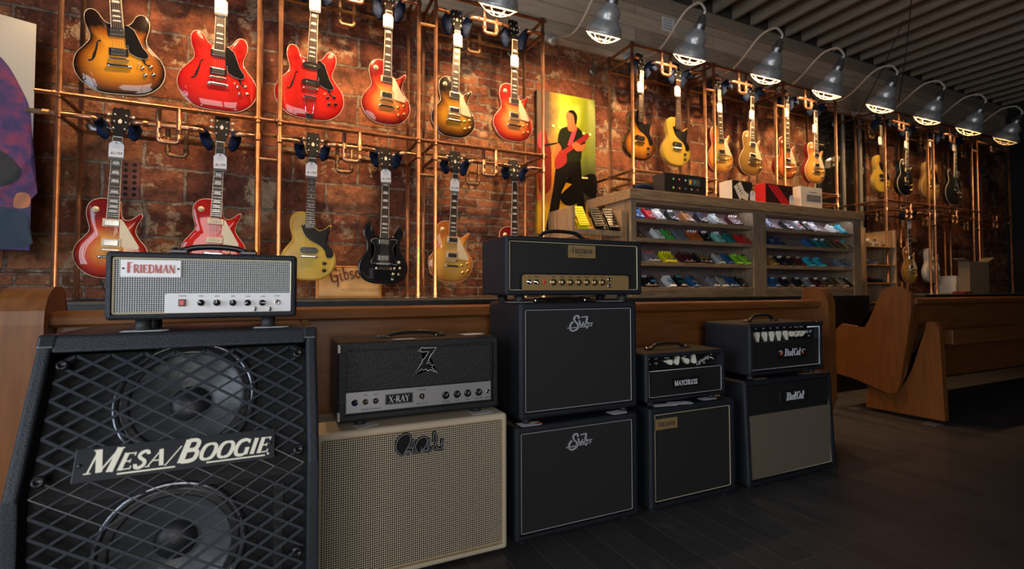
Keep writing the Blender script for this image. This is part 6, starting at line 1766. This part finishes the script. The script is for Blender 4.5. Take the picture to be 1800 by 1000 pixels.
# corner protectors, casters
for x in (0, W):
    s = 1 if x == 0 else -1
    bm = NB(); hexa(bm, [tuple(SL(x-s*.002, VT-.035, .002)), tuple(SL(x-s*.002, VT+.002, .002)), (x-s*.002, Yt+.05, ZT-.04), (x-s*.002, Yt+.05, ZT+.002),
                         tuple(SL(x+s*.035, VT-.035, .002)), tuple(SL(x+s*.035, VT+.002, .002)), (x+s*.035, Yt+.05, ZT-.04), (x+s*.035, Yt+.05, ZT+.002)], .007, 3)
    bmesh.ops.recalc_face_normals(bm, faces=bm.faces)
    obj('corner_protector', bm, mat('black_corner', (.02, .021, .025), .32), t)
for x in (.08, W-.08):
    for y_ in (.06, D-.08):
        bm = NB(); lathe(bm, [(.028, -.012), (.030, -.008), (.030, .008), (.028, .012)], x, y_, .031, 20, 'X'); box(bm, x-.016, x+.016, y_-.02, y_+.02, .045, .061); obj('caster', bm, RUBBER, t)

# ---- silver-fronted head on the slanted cabinet
FY = 1.575
fx0, fx1 = at(183, 500, FY)[0], at(522, 500, FY)[0]
fz0, fz1 = at(350, 560, FY)[1], at(350, 445, FY)[1]
t, W, H, loc = amp('amplifier_head', 'black amplifier head with silver woven front, white panel and white nameplate', 'amplifier', fx0, fx1, fz0, fz1, FY, .215, TOLEX, .014, .012, .010)
slab(t, 'grille_cloth', WEAVE_S, .0165, W-.0165, .006, .014, .0165, H-.0165)
bm = rect_tube(.0165, W-.0165, .0165, H-.0165, .0055, .0018, .004); obj('piping', bm, PIPING_G, t)
wx0 = loc(289, 530)[0]; wz1 = loc(400, 515)[1]
WPN = mat('white_control_panel', (.66, .66, .68), .35)
bm = NB(); prism(bm, [(wx0, .0165), (W-.0165, .0165), (W-.0165, wz1), (wx0+.008, wz1), (wx0+.002, wz1-.002), (wx0, wz1-.008)], .0025, .008); obj('control_panel', bm, WPN, t)
y = .0025
sx_, sz_ = loc(320, 532); slab(t, 'power_switch', mat('switch_frame', (.06, .02, .02), .4), sx_-.0085, sx_+.0085, y-.004, y, sz_-.0095, sz_+.0095, .001)
bm = NB(); box(bm, sx_-.005, sx_+.005, y-.006, y-.003, sz_-.0065, sz_+.0065, .001); obj('red_rocker', bm, mat('red_rocker', (.55, .01, .015), .3, emit=(1, .02, .02), estr=.08), t)
for i, px in enumerate((353, 381, 409, 435, 461)):
    x, z = loc(px, 532); knob_round(t, x, z, y, .0088, .011, BLACKP, WHITEP, [-.8, -.05, -.15, -1.9, 1.57][i])
    text(['PRES', 'BASS', 'MID', 'TREB', 'GAIN'][i], .0055, x, y-.0006, z+.018, mat('grey_ink', (.3, .3, .32), .7), t, 'panel_lettering')
x, z = loc(487, 531); jackm(t, x, z, y, .008); text('INPUT', .0055, x, y-.0006, z+.018, mat('grey_ink', (.3, .3, .32), .7), t, 'panel_lettering'); text('POWER', .0055, sx_, y-.0006, sz_+.018, mat('grey_ink', (.3, .3, .32), .7), t, 'panel_lettering')
for px in (449, 475): x, z = loc(px, 541); toggle(t, x, z, y, NICKEL, -1, .0035)
a, b = loc(211, 472); c, d = loc(318, 472)
zz = (loc(264, 457)[1]+loc(264, 487)[1])/2; hh = (loc(264, 457)[1]-loc(264, 487)[1])/2
pl = slab(t, 'name_plate', mat('plate_white', (.78, .77, .78), .4), a, c, .0025, .006, zz-hh, zz+hh, .0008)
caps('FRIEDMAN', (a+c)/2, zz-hh*.52, hh*1.25, .0012, .0025, mat('plate_red', (.42, .04, .05), .4), pl, small=.78, serif=False, thick=.19, thin=.06, width=(c-a)*.80)
for s in (-1, 1):
    bm = NB(); lathe(bm, [(.0026, 0), (.0026, -.0015), (.0001, -.0015)], (a+c)/2+s*(c-a)*.455, .0025, zz, 10, 'Y'); obj('plate_screw', bm, BLACKP, pl)
fh = fz0-ZT
feet(t, W, .215, fh, .019, .075, din=.04)
hx = (loc(302, 430)[0]+loc(443, 430)[0])/2; handle(t, hx, .055, H, loc(443, 430)[0]-loc(302, 430)[0]-.02, .022, False)
card('white card under the left foot of the silver-fronted amplifier head', fx0+.085, FY+.018, ZT+.0006, .10, .045, 0); card('white card under the right foot of the silver-fronted amplifier head', fx1-.065, FY+.018, ZT+.0006, .09, .04, 0)

bpy.context.view_layer.update()
